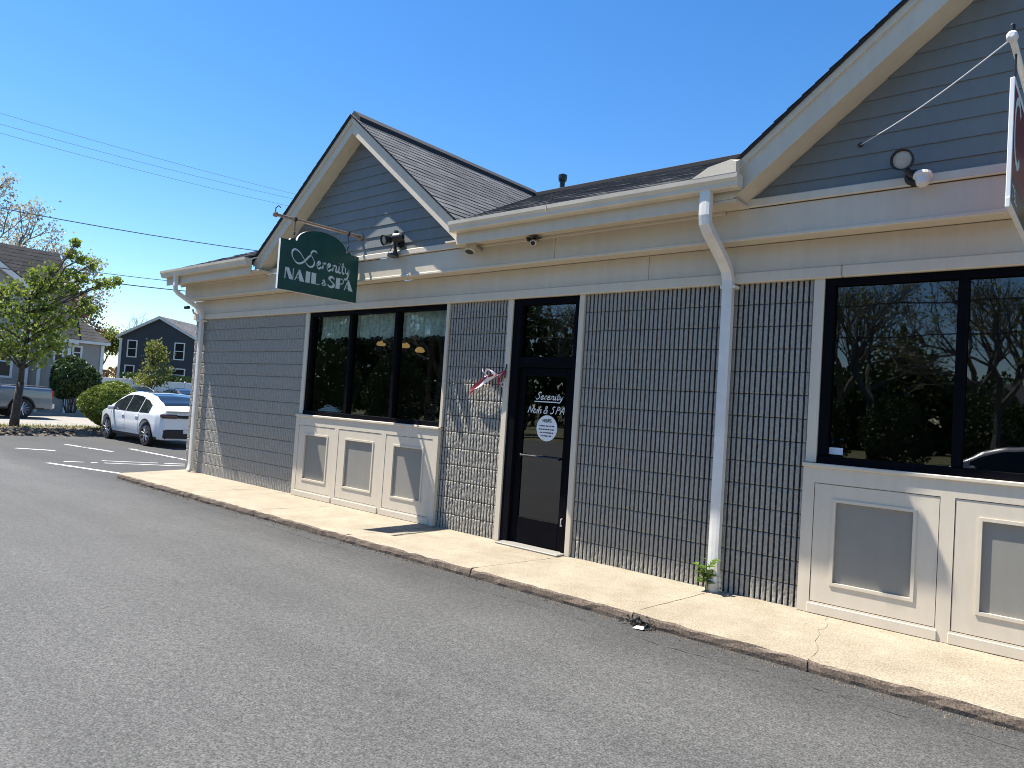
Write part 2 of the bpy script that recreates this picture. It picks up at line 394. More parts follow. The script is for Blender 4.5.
o = b.build('bark_litter', M['leafdry']); o['kind'] = 'stuff'; o['label'] = 'dry leaves and bark chips scattered on the bed'; o['category'] = 'litter'

# painted lines on the lot (flat strips with worn edges)
def line_strip(b, p, q, w, z=GZ + .004, seed=0, gap=.0):
    rr = random.Random(seed); p = Vector((*p, z)); q = Vector((*q, z)); d = q - p; L = d.length; d.normalize(); n = Vector((-d.y, d.x, 0))
    k = max(2, int(L / .12)); prev = None
    for i in range(k + 1):
        c = p + d * (L * i / k); l = c + n * (w / 2 + rr.uniform(-.012, .012)); r = c - n * (w / 2 + rr.uniform(-.012, .012))
        if prev and rr.random() > gap: b.quad(prev[0], prev[1], r, l)
        prev = (l, r)
for i, (p, q, w, g) in enumerate([((-16.4, -1.62), (-14.2, -1.02), .10, .0), ((-16.64, -1.25), (-15.3, .72), .07, .12), ((-16.7, -.5), (-15.4, 1.3), .07, .15),
                                  ((-19.9, -1.25), (-19.1, -.55), .12, .1), ((-21.2, .15), (-18.9, .52), .1, .1), ((-19.7, 1.25), (-15.2, 1.35), .1, .1), ((-19.7, 4.35), (-15.2, 4.45), .1, .1)]):
    b = MB(); line_strip(b, p, q, w, seed=i, gap=g)
    struct(b.build('parking_line', M['line']), 'worn white painted parking line', 'road marking')

def ragged_seam(x0, x1, y, seed, w):
    rr = random.Random(seed); b = MB(); x = x0; yy = y; prev = None
    while x < x1:
        ww = w * rr.uniform(.15, 1.); cur = ((x, yy + ww, GZ + .003), (x, yy - ww, GZ + .003))
        if prev and rr.random() > .12: b.quad(prev[1], cur[1], cur[0], prev[0])
        prev = cur; x += rr.uniform(.03, .09); yy += rr.uniform(-.014, .014) + (y - yy) * .08
    return struct(b.build('asphalt_crack', M['gap']), 'fine ragged crack in the asphalt running along the kerb', 'crack')
ragged_seam(-5.2, .6, -1.66, 1, .005); ragged_seam(-12.8, -6.5, -1.60, 2, .006); ragged_seam(-9.5, -5.6, -2.05, 3, .003)
# sidewalk: slabs with gaps between them (one cracked joint), rounded kerb edge
def sidewalk():
    b = MB(); rr = random.Random(5)
    def poly(xf, xb, amp, n=14):
        return [(xf + (xb - xf) * i / n + (rr.uniform(-amp, amp) if 0 < i < n else 0), -1.36 + 1.40 * i / n) for i in range(n + 1)]
    joints = [poly(-13.60, -13.97, .0), poly(-11.0, -10.85, .004), poly(-8.95, -8.8, .004), poly(-6.9, -6.75, .004), poly(-4.86, -4.66, .006),
              poly(-3.02, -2.90, .004), None, poly(1.6, 1.7, .004), poly(6.0, 6.0, 0)]
    crack = [(-1.62, -1.36), (-1.615, -1.22), (-1.63, -1.1), (-1.66, -1.0), (-1.72, -.88), (-1.735, -.76), (-1.75, -.66), (-1.80, -.55), (-1.775, -.47), (-1.785, -.36), (-1.80, -.29), (-1.86, -.18), (-1.855, -.1), (-1.90, -.03), (-1.91, .04)]
    joints[6] = crack
    for a, c in zip(joints[:-1], joints[1:]):
        ga = .004 if a is not crack else .0016; gc = .004 if c is not crack else .0016
        rows = []
        for (xa, ya), (xc, yc) in zip(a, c):
            n = max(4, int((xc - xa) / .09))
            rows.append([(xa + ga + (xc - gc - xa - ga) * i / n, ya + (yc - ya) * i / n) for i in range(n + 1)])
        n = min(len(r) for r in rows) - 1
        rows = []
        for (xa, ya), (xc, yc) in zip(a, c):
            rows.append([(xa + ga + (xc - gc - xa - ga) * i / n, ya + (yc - ya) * i / n) for i in range(n + 1)])
        edge = [(rr.uniform(-.008, .008), rr.uniform(-.009, .004)) for _ in range(n + 1)]
        base = len(b.v)
        rim = [(.0, -.13), (-.004, -.06), (0.003, -.022), (.012, -.006), (.03, 0.)]
        W = n + 1
        for (dy, dz) in rim:
            for i in range(W):
                x, y = rows[0][i]; b.v.append((x, y + dy + edge[i][0] + rr.uniform(-.004, .004), SW + dz + edge[i][1]))
        for r in rows[1:]:
            for x, y in r: b.v.append((x, y, SW + rr.uniform(-.0012, .0012)))
        H = len(rim) + len(rows) - 1
        for j in range(H - 1):
            for i in range(n):
                p = base + j * W + i; b.f.append((p, p + 1, p + W + 1, p + W)); b.uv.append([(0, 0)] * 4)
        for i in (0, n):                                           # slab ends go down into the joint
            col = [base + j * W + i for j in range(H)]
            nb = len(b.v)
            for k in col: x, y, z = b.v[k]; b.v.append((x, y, min(z, SW) - .1))
            for j in range(H - 1):
                q = (col[j], col[j + 1], nb + j + 1, nb + j); b.f.append(q if i == 0 else q[::-1]); b.uv.append([(0, 0)] * 4)
    o = b.build('sidewalk', M['concrete']); return o
struct(sidewalk(), 'pale concrete sidewalk with a rough kerb along the shop front', 'sidewalk')
b = MB(); b.box(-13.4, 6, -1.335, -.0, GZ - .03, SW - .014)
struct(b.build('sidewalk_bedding', M['gap']), 'dark dirt in the sidewalk joints', 'sidewalk')

# ------------------------------------------------------------------ the shop building
SHOP = empty('shop_building', 'long single storey shop with grey ribbed block walls, cream fascia and two front gables', 'building', (-5, 0, SW))
ZW = 3.075      # top of block wall
XL = -13.95; XR = 5.0; S = -.25                      # S: plane of upper band and gable siding

def fluted_wall(x0, x1, seed, flat=False):
    rng = np.random.default_rng(seed)
    pitch = .0508; prof = [(-.008, .90), (-.008, .0), (.0275, .0), (.0275, .90), (.0175, .965), (.0177, 1.), (.0275, 1.), (.0352, 1.), (.0430, 1.), (.0506, 1.), (.0508, .965)]  # rib backs undercut, a made-up shape that keeps the grooves in shade
    if flat: prof = [(0., .0), (.0105, .0), (.0115, 1.), (.0200, 1.), (.0290, 1.), (.0395, 1.), (.0495, 1.)]
    xs = []; ms = []
    k = 0
    while True:
        xx = x0 + k * pitch
        if xx > x1 - .004: break
        for dx, m in prof:
            if xx + dx < x1 - .002: xs.append(max(x0, xx + dx)); ms.append(m)
        k += 1
    xs.append(x1); ms.append(0)
    zs = []; zj = []
    nc = 14; ch = (ZW - SW + .02) / nc
    for c in range(nc):
        z0 = SW - .02 + c * ch
        zs += [z0, z0 + .007]; zj += [1, 1]
        for i in range(15): zs.append(z0 + .0075 + (ch - .0080) * i / 14); zj.append(0)
    zs.append(ZW); zj.append(0)
    xs = np.array(xs); ms = np.array(ms); zs = np.array(zs); zj = np.array(zj)
    nx, nz = len(xs), len(zs)
    rough = rng.uniform(-1, 1, (nz, nx))
    rough[1:-1, 1:-1] = .6 * rough[1:-1, 1:-1] + .1 * (rough[:-2, 1:-1] + rough[2:, 1:-1] + rough[1:-1, :-2] + rough[1:-1, 2:])
    ribid = np.clip(np.floor((xs - x0) / pitch).astype(int), 0, None)
    ribn = rng.uniform(-.0025, .0025, (nc + 1, ribid.max() + 1))
    cid = np.clip(((zs - SW + .02) / ch).astype(int), 0, nc)
    dp = .035 if flat else .120; y = dp - ms[None, :] * dp - np.where(ms[None, :] > .95, rough * .0062 + ribn[cid][:, ribid], 0)
    joint = zj[:, None] > 0
    y = np.where(joint, np.maximum(y, .022), y)
    V = np.empty((nz, nx, 3)); V[..., 0] = xs[None, :]; V[..., 1] = y; V[..., 2] = zs[:, None]
    V[..., 0] += np.where(ms[None, :] > .99, rng.uniform(-.0012, .0012, (nz, nx)), 0)
    idx = np.arange(nz * nx).reshape(nz, nx)
    F = np.stack([idx[:-1, :-1], idx[:-1, 1:], idx[1:, 1:], idx[1:, :-1]], -1).reshape(-1, 4)
    me = bpy.data.meshes.new('block_wall'); off = root_loc(SHOP)
    P = V.reshape(-1, 3) - np.array(off)
    me.vertices.add(len(P)); me.vertices.foreach_set('co', P.ravel())
    me.loops.add(F.size); me.loops.foreach_set('vertex_index', F.ravel().astype(np.int32))
    me.polygons.add(len(F)); me.polygons.foreach_set('loop_start', np.arange(0, F.size, 4, dtype=np.int32)); me.polygons.foreach_set('loop_total', np.full(len(F), 4, np.int32))
    me.materials.append(M['block']); me.update(calc_edges=True); me.validate()
    o = bpy.data.objects.new('block_wall', me); COL.objects.link(o); o.parent = SHOP
    return o
fluted_wall(XL, -10.12, 1, True); fluted_wall(-6.84, -5.775, 2); fluted_wall(-4.63, -2.145, 3)
b = MB(); b.box(1.15, XR, .0, .2, SW - .02, ZW); b.build('block_wall', M['block'], SHOP)
# solid backing behind the ribs, side and rear walls
b = MB()
for x0, x1 in ((XL + .002, -10.1), (-6.86, -5.76), (-4.65, -2.13)): b.box(x0, x1, .1225, .2, SW - .02, ZW - .002)
b.box(-10.1, -6.86, .12, .2, SW - .02, 1.40); b.box(-2.13, 1.15, .12, .2, SW - .02, 1.40)
b.build('wall_core', M['block'], SHOP)
b = MB(); b.box(XL, XL + .2, .201, 8, SW - .05, 3.42); b.box(XR - .2, XR, .201, 8, SW - .05, 3.42); b.box(XL + .201, XR - .201, 7.8, 8, SW - .05, 3.42)
b.prism([(.0, 3.43), (8, 3.43), (4, 5.3)], 'x', XL + .01, XL + .15); b.prism([(.0, 3.43), (8, 3.43), (4, 5.3)], 'x', XR - .15, XR - .01)
b.build('side_wall', M['block'], SHOP)
# interior shell
b = MB()
def inroom(x0, x1, y1):
    b.quad((x0, y1, SW), (x1, y1, SW), (x1, y1, 3.09), (x0, y1, 3.09)); b.quad((x0, .21, SW), (x0, y1, SW), (x0, y1, 3.09), (x0, .1, 3.09))
    b.quad((x1, .21, SW), (x1, y1, SW), (x1, y1, 3.09), (x1, .1, 3.09)); b.quad((x0, .02, 3.062), (x1, .02, 3.062), (x1, y1 + .1, 3.062), (x0, y1 + .1, 3.062))
inroom(-13.7, -3.2, 4.6); inroom(-3.0, 4.7, 4.6)
b.build('interior_wall', M['interior'], SHOP)
b = MB(); b.quad((-13.7, .13, SW + .012), (4.7, .13, SW + .012), (4.7, 4.6, SW + .012), (-13.7, 4.6, SW + .012)); b.build('interior_floor', M['floor_in'], SHOP)

# white trim strips beside the openings
for x0, x1, z0 in ((-10.105, -10.01, 1.432), (-6.845, -6.795, 1.432), (-5.765, -5.685, SW), (-4.70, -4.632, SW), (-2.135, -2.045, 1.432), (1.10, 1.2, 1.432)):
    b = MB(); b.box(x0, x1, -.028, .06, z0 + .001, ZW - .004, .004); b.build('opening_trim', M['beige2'], SHOP)

# fascia: lower frieze, trim strip, soffit, upper band (in lengths with butt joints)
def lengths(b, x0, x1, y0, y1, z0, z1, cuts, bev=.004):
    xs = [x0] + [c for c in cuts if x0 < c < x1] + [x1]
    for a, c in zip(xs[:-1], xs[1:]): b.box(a + .002, c - .002, y0, y1, z0, z1, bev)
b = MB(); lengths(b, XL, XR, -.035, .2, 3.172, 3.432, (-9.0, -3.83, 1.5)); b.build('frieze_board', M['beige'], SHOP)
b = MB(); lengths(b, XL - .01, XR, -.058, .2, 3.068, 3.170, (-7.9, -1.9), .008); b.build('frieze_moulding', M['beige2'], SHOP)
b = MB(); lengths(b, XL - .02, XR, S, -.036, 3.434, 3.72, (-10.1, -4.93, .9)); b.build('fascia_board', M['beige'], SHOP)
b = MB(); b.box(XL - .02, XR, S - .012, S + .03, 3.428, 3.462, .006); b.build('fascia_bead', M['beige2'], SHOP)

XG = (-8.61, -.385); HGS = (2.40, 2.52); PG = .79; ZPS = (5.825, 5.89); BDS = (.25, .30); YO = (0., -.07)   # gables: centre, half span, pitch, peak
YF = -.522                                              # front edge of the gable shingles
# eave: fascia under gutter and soffit, between the gables
eaves = [(-14.12, XG[0] - HGS[0]), (XG[0] + HGS[0], XG[1] - HGS[1]), (XG[1] + HGS[1], XR + .3)]
for x0, x1 in eaves: b = MB(); b.box(x0, x1, -.56, -.535, 3.675, 3.895, .003); b.box(x0 - (.22 if x0 > -14 else 0), x1 + .22, -.534, S + .001, 3.722, 3.742); b.box(x0, x1, S - .001 - .03, S - .002, 3.69, 3.7215, .004); b.build('eave_soffit', M['beige'], SHOP)
# ledge moulding on top of the band under each gable
for xc, HG in zip(XG, HGS): b = MB(); b.box(xc - HG + .03, xc + HG - .03, S - .035, S - .001, 3.7235, 3.80, .008); b.build('ledge_moulding', M['beige2'], SHOP)

# gable siding: tilted clapboards
for xc, HG, ZP, BD, yo in zip(XG, HGS, ZPS, BDS, YO):
    b = MB(); z = 3.75; e = .152
    top = ZP - BD - .05
    while z < top - .03:
        z1 = min(z + e, top)
        for zz in (z,):
            w0 = (top - z) / PG + .06; w1 = max(.0, (top - z1) / PG + .06)
            y0 = S - .002; y1 = S + .010
            b.quad((xc - w0, y0, z), (xc + w0, y0, z), (xc + w1, y1, z1), (xc - w1, y1, z1))
            b.quad((xc - w0, y0, z), (xc - w0, y1 + .002, z + .0005), (xc + w0, y1 + .002, z + .0005), (xc + w0, y0, z))
        z += e
    b.build('gable_siding', M['siding'], SHOP)
    # rake boards, crown strip, soffit under rake
    for s_ in (-1, 1):
        b = MB()
        X = lambda d: xc + s_ * d
        dc = (ZP - BD - 3.745) / PG; b.prism([(X(0), ZP), (X(HG + .03), ZP - PG * (HG + .03)), (X(HG + .03), 3.745), (X(dc), 3.745), (X(.0), ZP - BD)], 'y', yo - .466, yo - .438); b.build('rake_board', M['beige'], SHOP)
    for s_ in (-1, 1):
        b = MB()
        X = lambda d: xc + s_ * d
        b.prism([(X(0), ZP), (X(HG + .05), ZP - PG * (HG + .05)), (X(HG + .05), ZP - PG * (HG + .05) - .075), (X(0), ZP - .085)], 'y', yo - .489, yo - .4665); b.build('rake_crown', M['beige2'], SHOP)
    for s_ in (-1, 1):
        b = MB()
        X = lambda d: xc + s_ * d
        dc = (ZP - BD - 3.75) / PG; b.prism([(X(0), ZP - BD + .030), (X(dc), 3.78), (X(dc), 3.755), (X(0), ZP - BD + .005)], 'y', yo - .4375, S + .02); b.build('rake_soffit', M['beige'], SHOP)

# shingled roofs: every course a slightly lifted strip
def shingles(b, A, B, C, D, seed, row=.14):
    """A,B lower edge (left,right), D,C upper edge (left,right)"""
    rr = random.Random(seed); A, B, C, D = map(Vector, (A, B, C, D))
    nrm = ((B - A) if (B - A).length > 1e-4 else (C - D)).cross((D - A) if (D - A).length > 1e-4 else (C - B)).normalized()
    if nrm.z < 0: nrm = -nrm
    axis = ((B - A) if (B - A).length > 1e-3 else (C - D)).normalized()
    slope = nrm.cross(axis); 
    if slope.z < 0: slope = -slope
    L = max((D - A).dot(slope), (C - B).dot(slope)); n = max(1, int(round(L / row)))
    for i in range(n):
        t0, t1 = i / n, min(1, (i + 1.25) / n)
        l0, r0 = A.lerp(D, t0), B.lerp(C, t0); l1, r1 = A.lerp(D, t1), B.lerp(C, t1)
        w = (r0 - l0).length; k = max(1, int(w / .28)); prev = None
        for j in range(k + 1):
            f = j / k; lift = nrm * (.009 + rr.uniform(-.003, .004)); dn = slope * rr.uniform(-.012, .004)
            p0 = l0.lerp(r0, f) + lift + dn; p1 = l1.lerp(r1, f) + nrm * .001; pb = l0.lerp(r0, f) + dn
            u0 = (p0 - A).dot(axis); u1 = (p1 - A).dot(axis)
            if prev:
                q0, q1, qb, v0, v1 = prev
                b.quad(q0, p0, p1, q1, [(v0, i * .14 + .004), (u0, i * .14 + .004), (u1, i * .14 + .135), (v1, i * .14 + .135)])
                b.quad(qb, pb, p0, q0, [(v0, i * .14 + .01), (u0, i * .14 + .01), (u0, i * .14 + .02), (v0, i * .14 + .02)])
            prev = (p0, p1, pb, u0, u1)
YE = -.65; ZE = 3.922; YR = 3.75; ZR = ZPS[0] - .03; PM = (ZR - ZE) / (YR - YE)
b = MB()
xl, xr = -14.16, XR + .35
cuts = [xl, XG[0] - HGS[0], XG[0], XG[0] + HGS[0], XG[1] - HGS[1], XG[1], XG[1] + HGS[1], xr]
shingles(b, (xl, YE, ZE), (cuts[1], YE, ZE), (cuts[2], YR, ZR), (xl, YR, ZR), 1)
shingles(b, (cuts[3], YE, ZE), (cuts[4], YE, ZE), (cuts[5], YR, ZR), (cuts[2], YR, ZR), 2)
shingles(b, (cuts[6], YE, ZE), (xr, YE, ZE), (xr, YR, ZR), (cuts[5], YR, ZR), 3)
shingles(b, (xr, 8.06, ZE), (xl, 8.06, ZE), (xl, YR, ZR), (xr, YR, ZR), 4)
rf = b.build('main_roof', M['shingle'], SHOP)
b = MB()   # deck under the shingles
def deck(pts):
    n = len(b.v); k = len(pts); b.v += [(x, y, z - .012) for x, y, z in pts] + [(x, y, z - .035) for x, y, z in pts]
    b.f += [tuple(n + i for i in range(k)), tuple(n + k + i for i in reversed(range(k)))] + [(n + i, n + k + i, n + k + (i + 1) % k, n + (i + 1) % k) for i in range(k)]; b.uv += [[(0, 0)] * 4] * (k + 2)
for a0, a1, u0, u1 in ((cuts[0] + .01, cuts[1], cuts[0] + .01, cuts[2]), (cuts[3], cuts[4], cuts[2], cuts[5]), (cuts[6], cuts[7] - .01, cuts[5], cuts[7] - .01)):
    deck([(a0, YE + .02, ZE), (a1, YE + .02, ZE), (u1, YR, ZR), (u0, YR, ZR)])
deck([(xr - .01, 8.04, ZE), (xl + .01, 8.04, ZE), (xl + .01, YR, ZR), (xr - .01, YR, ZR)])
b.build('roof_deck', M['beige2'], SHOP)
for gi, xc in enumerate(XG):
    HG = HGS[gi]; ZP = ZPS[gi]; yo = YO[gi]; b = MB()
    for s_ in (-1, 1):
        z = lambda d: ZP + .012 - PG * d
        lo = (xc + s_ * (HG + .10), (YF + yo), z(HG + .10)); lo2 = (xc + s_ * (HG + .10), YE + .12, z(HG + .10))
        tf = (xc, (YF + yo), ZP + .012); tb = (xc, YR + .05, ZP + .012)
        if s_ > 0: shingles(b, lo, lo2, tb, tf, 10 + gi)
        else: shingles(b, lo2, lo, tf, tb, 20 + gi)
    b.build('gable_roof', M['shingle'], SHOP)
    b = MB()
    for s_ in (-1, 1):
        X = lambda d: xc + s_ * d
        b.prism([(X(0), ZP + .085), (X(.15), ZP + .085 - .15 * PG), (X(.15), ZP + .02 - .15 * PG), (X(0), ZP + .02)], 'y', (YF + yo) + .06, YR)
    b.build('ridge_cap', M['roof_edge'], SHOP)
    b = MB()   # dark roof edge under the shingles at the rake
    for s_ in (-1, 1):
        X = lambda d: xc + s_ * d
        b.prism([(X(0), ZP + .008), (X(HG + .09), ZP - PG * (HG + .09) + .008), (X(HG + .09), ZP - PG * (HG + .09) - .012), (X(0), ZP - .012)], 'y', (YF + yo) + .006, yo - .39)
        b.prism([(X(0), ZP + .006), (X(HG - .1), ZP - PG * (HG - .1) + .006), (X(HG - .1), ZP - PG * (HG - .1) - .010), (X(0), ZP - .010)], 'y', yo - .3895, (YF + yo) + 1.4)
    b.build('roof_edge', M['roof_edge'], SHOP)
b = MB()   # main ridge vent
b.prism([(YR, ZR + .07), (YR - .16, ZR + .07 - .16 * PM), (YR - .16, ZR + .01 - .16 * PM), (YR + .16, ZR + .01 - .16 * PM), (YR + .16, ZR + .07 - .16 * PM)], 'x', xl + .02, xr - .02)
b.build('ridge_cap', M['roof_edge'], SHOP)

# gutters
def gutter(x0, x1):
    b = MB(); P = lambda q: [(y - .09, z - .035) for y, z in q]
    b.prism(P([(-.472, 3.845), (-.555, 3.845), (-.575, 3.86), (-.578, 3.895), (-.600, 3.925), (-.603, 3.965), (-.590, 3.968), (-.588, 3.95), (-.565, 3.90), (-.56, 3.862), (-.476, 3.862), (-.472, 3.965)]), 'x', x0, x1)
    for x in (x0, x1 - .012): b.prism(P([(-.472, 3.846), (-.554, 3.846), (-.574, 3.861), (-.577, 3.895), (-.599, 3.925), (-.602, 3.964), (-.472, 3.963)]), 'x', x - .001, x + .0135)
    xx = x0 + 1.5
    while xx < x1 - .5: b.box(xx, xx + .004, -.6945, -.59, 3.865, 3.9335); xx += 3.05
    return b.build('gutter', M['gutter'], SHOP)
gutter(-14.14, XG[0] - HGS[0] + .03); gutter(XG[0] + HGS[0] - .03, XG[1] - HGS[1] + .28); gutter(XG[1] + HGS[1] - .04, XR + .33)
# splash guard at the valley end of the middle gutter
b = MB(); x1 = XG[1] - HGS[1] + .27
b.face([(x1 - .42, -.694, 3.931), (x1, -.694, 3.931), (x1, -.694, 4.025), (x1 - .06, -.694, 4.050), (x1 - .26, -.694, 4.015)])
b.face([(x1, -.693, 3.931), (x1, -.61, 3.931), (x1, -.61, 4.065), (x1, -.693, 4.025)])
b.face([(x1 - .26, -.694, 4.015), (x1 - .06, -.694, 4.050), (x1, -.694, 4.025), (x1, -.61, 4.065), (x1 - .2, -.58, 4.025)])
b.build('splash_guard', M['gutter'], SHOP)

def downspout(pts, foot, k=1.):
    b = MB(); b.tube(pts, k, sec=[(-.05, -.034), (-.02, -.038), (.02, -.038), (.05, -.034), (.05, .034), (.02, .038), (-.02, .038), (-.05, .034)])
    o = b.build('downspout', M['white_metal'], SHOP)
    for p in (3.02,): b = MB(); b.box(pts[-1][0] - .075, pts[-1][0] + .075, pts[-1][1] - .042, .0, p, p + .03, .003); b.build('strap', M['white_metal'], o)
    if foot:
        b = MB(); b.lathe((pts[-1][0], pts[-1][1], SW), (0, 0, 1), [(0, .062), (.05, .062), (.09, .060), (.092, .05)], 16); b.build('drain_collar', M['beige2'], o)
    return o
xd = -2.935
downspout([(xd, -.62, 3.82), (xd, -.62, 3.60), (xd, -.61, 3.53), (xd + .005, -.55, 3.47), (xd + .01, -.22, 3.27), (xd + .015, -.13, 3.19), (xd + .018, -.092, 3.10), (xd + .02, -.084, 2.9), (xd + .02, -.075, 1.6), (xd + .02, -.075, .16)], True)
xd = -13.54
downspout([(xd - .05, -.62, 3.82), (xd - .05, -.62, 3.63), (xd - .05, -.61, 3.55), (xd - .04, -.55, 3.49), (xd, -.22, 3.30), (xd, -.13, 3.22), (xd, -.095, 3.13), (xd, -.085, 2.9), (xd, -.08, .5), (xd, -.08, .28), (xd, -.09, .2), (xd, -.12, .15)], False, .85)
# roof vent pipe
b = MB(); b.lathe((-8.38, 4.3, 5.5), (0, 0, 1), [(0, .05), (.70, .05), (.70, .075), (.74, .085), (.82, .085), (.84, .05)], 14); b.build('vent_pipe', M['black_metal'], SHOP)

# windows: frame > panes; sill; panels below
def shop_window(x0, x1, zb, zt, gm, npan=3):
    b = MB(); y0, y1 = -.012, .10; t = .055
    b.box(x0, x1, y0, y1, zt - .06, zt, .004); b.box(x0, x1, y0 - .012, y1, zb, zb + .07, .004)
    b.box(x0, x0 + .075, y0 + .001, y1, zb + .071, zt - .061, .004); b.box(x1 - .055, x1, y0 + .001, y1, zb + .071, zt - .061, .004)
    w = (x1 - x0 - .02) / npan
    for k in range(1, npan): b.box(x0 + .01 + w * k - .035, x0 + .01 + w * k + .035, y0 + .002, y1, zb + .071, zt - .061, .004)
    f = b.build('window_frame', M['frame'], SHOP)
    for k in range(npan):
        a = x0 + .01 + w * k + (.036 if k else .066); c = x0 + .01 + w * (k + 1) - (.036 if k < npan - 1 else .066)
        p = MB(); p.box(a, c, .046, .052, zb + .072, zt - .062); p.build('pane', gm, f)
    return f
W1 = shop_window(-10.005, -6.80, 1.425, ZW - .012, M['glass'])
W2 = shop_window(-2.04, 1.10, 1.425, ZW - .012, M['glass2'])
# ragged white strips beside the mullions of the left window
rr = random.Random(3)
for xm, z0, z1 in ((-8.965, 1.95, 2.55), (-7.90, 2.15, 2.52)):
    z = z0; b = MB()
    while z < z1:
        h = rr.uniform(.03, .09); w = rr.uniform(.008, .026); b.quad((xm - w, .043, z), (xm + .004, .041, z), (xm + .004, .041, z + h), (xm - w * rr.uniform(.4, 1), .043, z + h)); z += h
    b.build('white_strip', M['paper'], W1)
b = MB(); b.quad((-2.0 + .04, .0445, 1.515), (-1.845, .0445, 1.515), (-1.845, .0445, 1.575), (-2.0 + .04, .0445, 1.575)); b.build('paper_label', M['paper'], W2)

def knee_panels(xs, xe, zt):
    """framed wainscot of three panels under a shop window"""
    n = 3; st = .10; bay = (xe - xs) / n; yf = -.052
    def ring(b, x0, x1, z0, z1, hx0, hx1, hz0, hz1, y, yb):
        o = [(x0, z0), (x1, z0), (x1, z1), (x0, z1)]; h = [(hx0, hz0), (hx1, hz0), (hx1, hz1), (hx0, hz1)]
        for k in range(4):
            l = (k + 1) % 4
            b.quad((o[k][0], y, o[k][1]), (o[l][0], y, o[l][1]), (h[l][0], y, h[l][1]), (h[k][0], y, h[k][1]))
            b.quad((o[l][0], y, o[l][1]), (o[k][0], y, o[k][1]), (o[k][0], yb, o[k][1]), (o[l][0], yb, o[l][1]))
            b.quad((h[k][0], y, h[k][1]), (h[l][0], y, h[l][1]), (h[l][0], yb, h[l][1]), (h[k][0], yb, h[k][1]))
    wall = MB()
    wall.box(xs + .002, xe - .002, -.020, .119, SW + .002, zt - .002)
    wall.box(xs - .008, xe + .008, -.070, .0, zt, zt + .034, .006)
    bays = []
    for k in range(n):
        a = xs + bay * k + (st if k == 0 else st / 2); c = xs + bay * (k + 1) - (st / 2 if k < n - 1 else st)
        x0 = xs if k == 0 else xs + bay * k; x1 = xe if k == n - 1 else xs + bay * (k + 1)
        ring(wall, x0, x1, SW + .004, zt - .001, a, c, SW + .100, zt - .135, yf, -.021)
        bays.append((a, c))
        wall.box(a - .012, c + .012, yf - .012, yf - .0005, SW + .004, SW + .088, .004)
    root = wall.build('knee_wall', M['beige2'], SHOP)
    for a, c in bays:
        z0 = SW + .107; z1 = zt - .142; mx = (a + c) / 2; gw = (c - a) / 2 - .165
        gx0, gx1, gz0, gz1 = mx - gw, mx + gw, z0 + .165, z1 - .125
        p = MB(); ring(p, a + .006, c - .006, z0, z1, gx0, gx1, gz0, gz1, yf + .004, -.0205); p.build('framed_panel', M['beige2'], root)
        q = MB(); t = .020; ring(q, gx0 - .006, gx1 + .006, gz0 - .006, gz1 + .006, gx0 + t, gx1 - t, gz0 + t, gz1 - t, yf - .005, -.0207); q.build('panel_moulding', M['beige2'], root)
        q = MB(); q.box(gx0 + .001, gx1 - .001, -.032, -.0208, gz0 + .001, gz1 - .001); q.build('grey_inset', M['panel_grey'], root)
    return root
knee_panels(-10.13, -6.815, 1.395); knee_panels(-2.14, 1.2, 1.395)

# door: black aluminium frame, transom, glazed leaf
b = MB(); y0, y1 = -.010, .11
b.box(-5.682, -5.56, y0, y1, SW, ZW - .012, .004); b.box(-4.765, -4.703, y0, y1, SW, ZW - .012, .004)
b.box(-5.559, -4.766, y0, y1, ZW - .085, ZW - .012, .004); b.box(-5.559, -4.766, y0 + .01, y1, 2.24, 2.36, .004)
DF = b.build('door_frame', M['frame'], SHOP)
b = MB(); b.box(-5.557, -4.767, .050, .056, 2.361, ZW - .086); b.build('transom_pane', M['glass2'], DF)
b = MB(); b.box(-5.62, -4.70, -.16, .03, SW + .001, SW + .022, .006); b.build('threshold', M['panel_grey'], DF)
b = MB(); yy0, yy1 = .035, .080
b.box(-5.553, -5.465, yy0, yy1, SW + .025, 2.235, .004); b.box(-4.855, -4.772, yy0, yy1, SW + .025, 2.235, .004)
b.box(-5.464, -4.856, yy0, yy1, 2.14, 2.235, .004); b.box(-5.464, -4.856, yy0, yy1, SW + .025, SW + .33, .004)
DR = b.build('door', M['frame'], SHOP)
b = MB(); b.box(-5.466, -4.854, .056, .062, SW + .33, 2.142); b.build('door_pane', M['glass2'], DR)
b = MB(); b.tube([(-5.44, .0, 1.19), (-4.88, .0, 1.19)], .013, 10); b.box(-5.452, -5.43, -.005, .036, 1.172, 1.208, .003); b.box(-4.89, -4.868, -.005, .036, 1.172, 1.208, .003)
b.build('push_bar', M['black_metal'], DR)
b = MB(); b.tube([(-4.80, .034, .52), (-4.80, .015, .52), (-4.80, .015, .44), (-4.80, .034, .44)], .007, 8); b.build('lower_latch', M['white_metal'], DR)

# ------------------------------------------------------------------ lettering
def catmull(pts, n=7):
    P = [Vector((p[0], p[1])) for p in pts]
    if len(P) < 3: return P
    out = []
    for i in range(len(P) - 1):
        p0 = P[max(0, i - 1)]; p1 = P[i]; p2 = P[i + 1]; p3 = P[min(len(P) - 1, i + 2)]
        for k in range(n):
            t = k / n
            out.append(.5 * ((2 * p1) + (p2 - p0) * t + (2 * p0 - 5 * p1 + 4 * p2 - p3) * t * t + (3 * p1 - p0 - 3 * p2 + p3) * t ** 3))
    out.append(P[-1]); return out

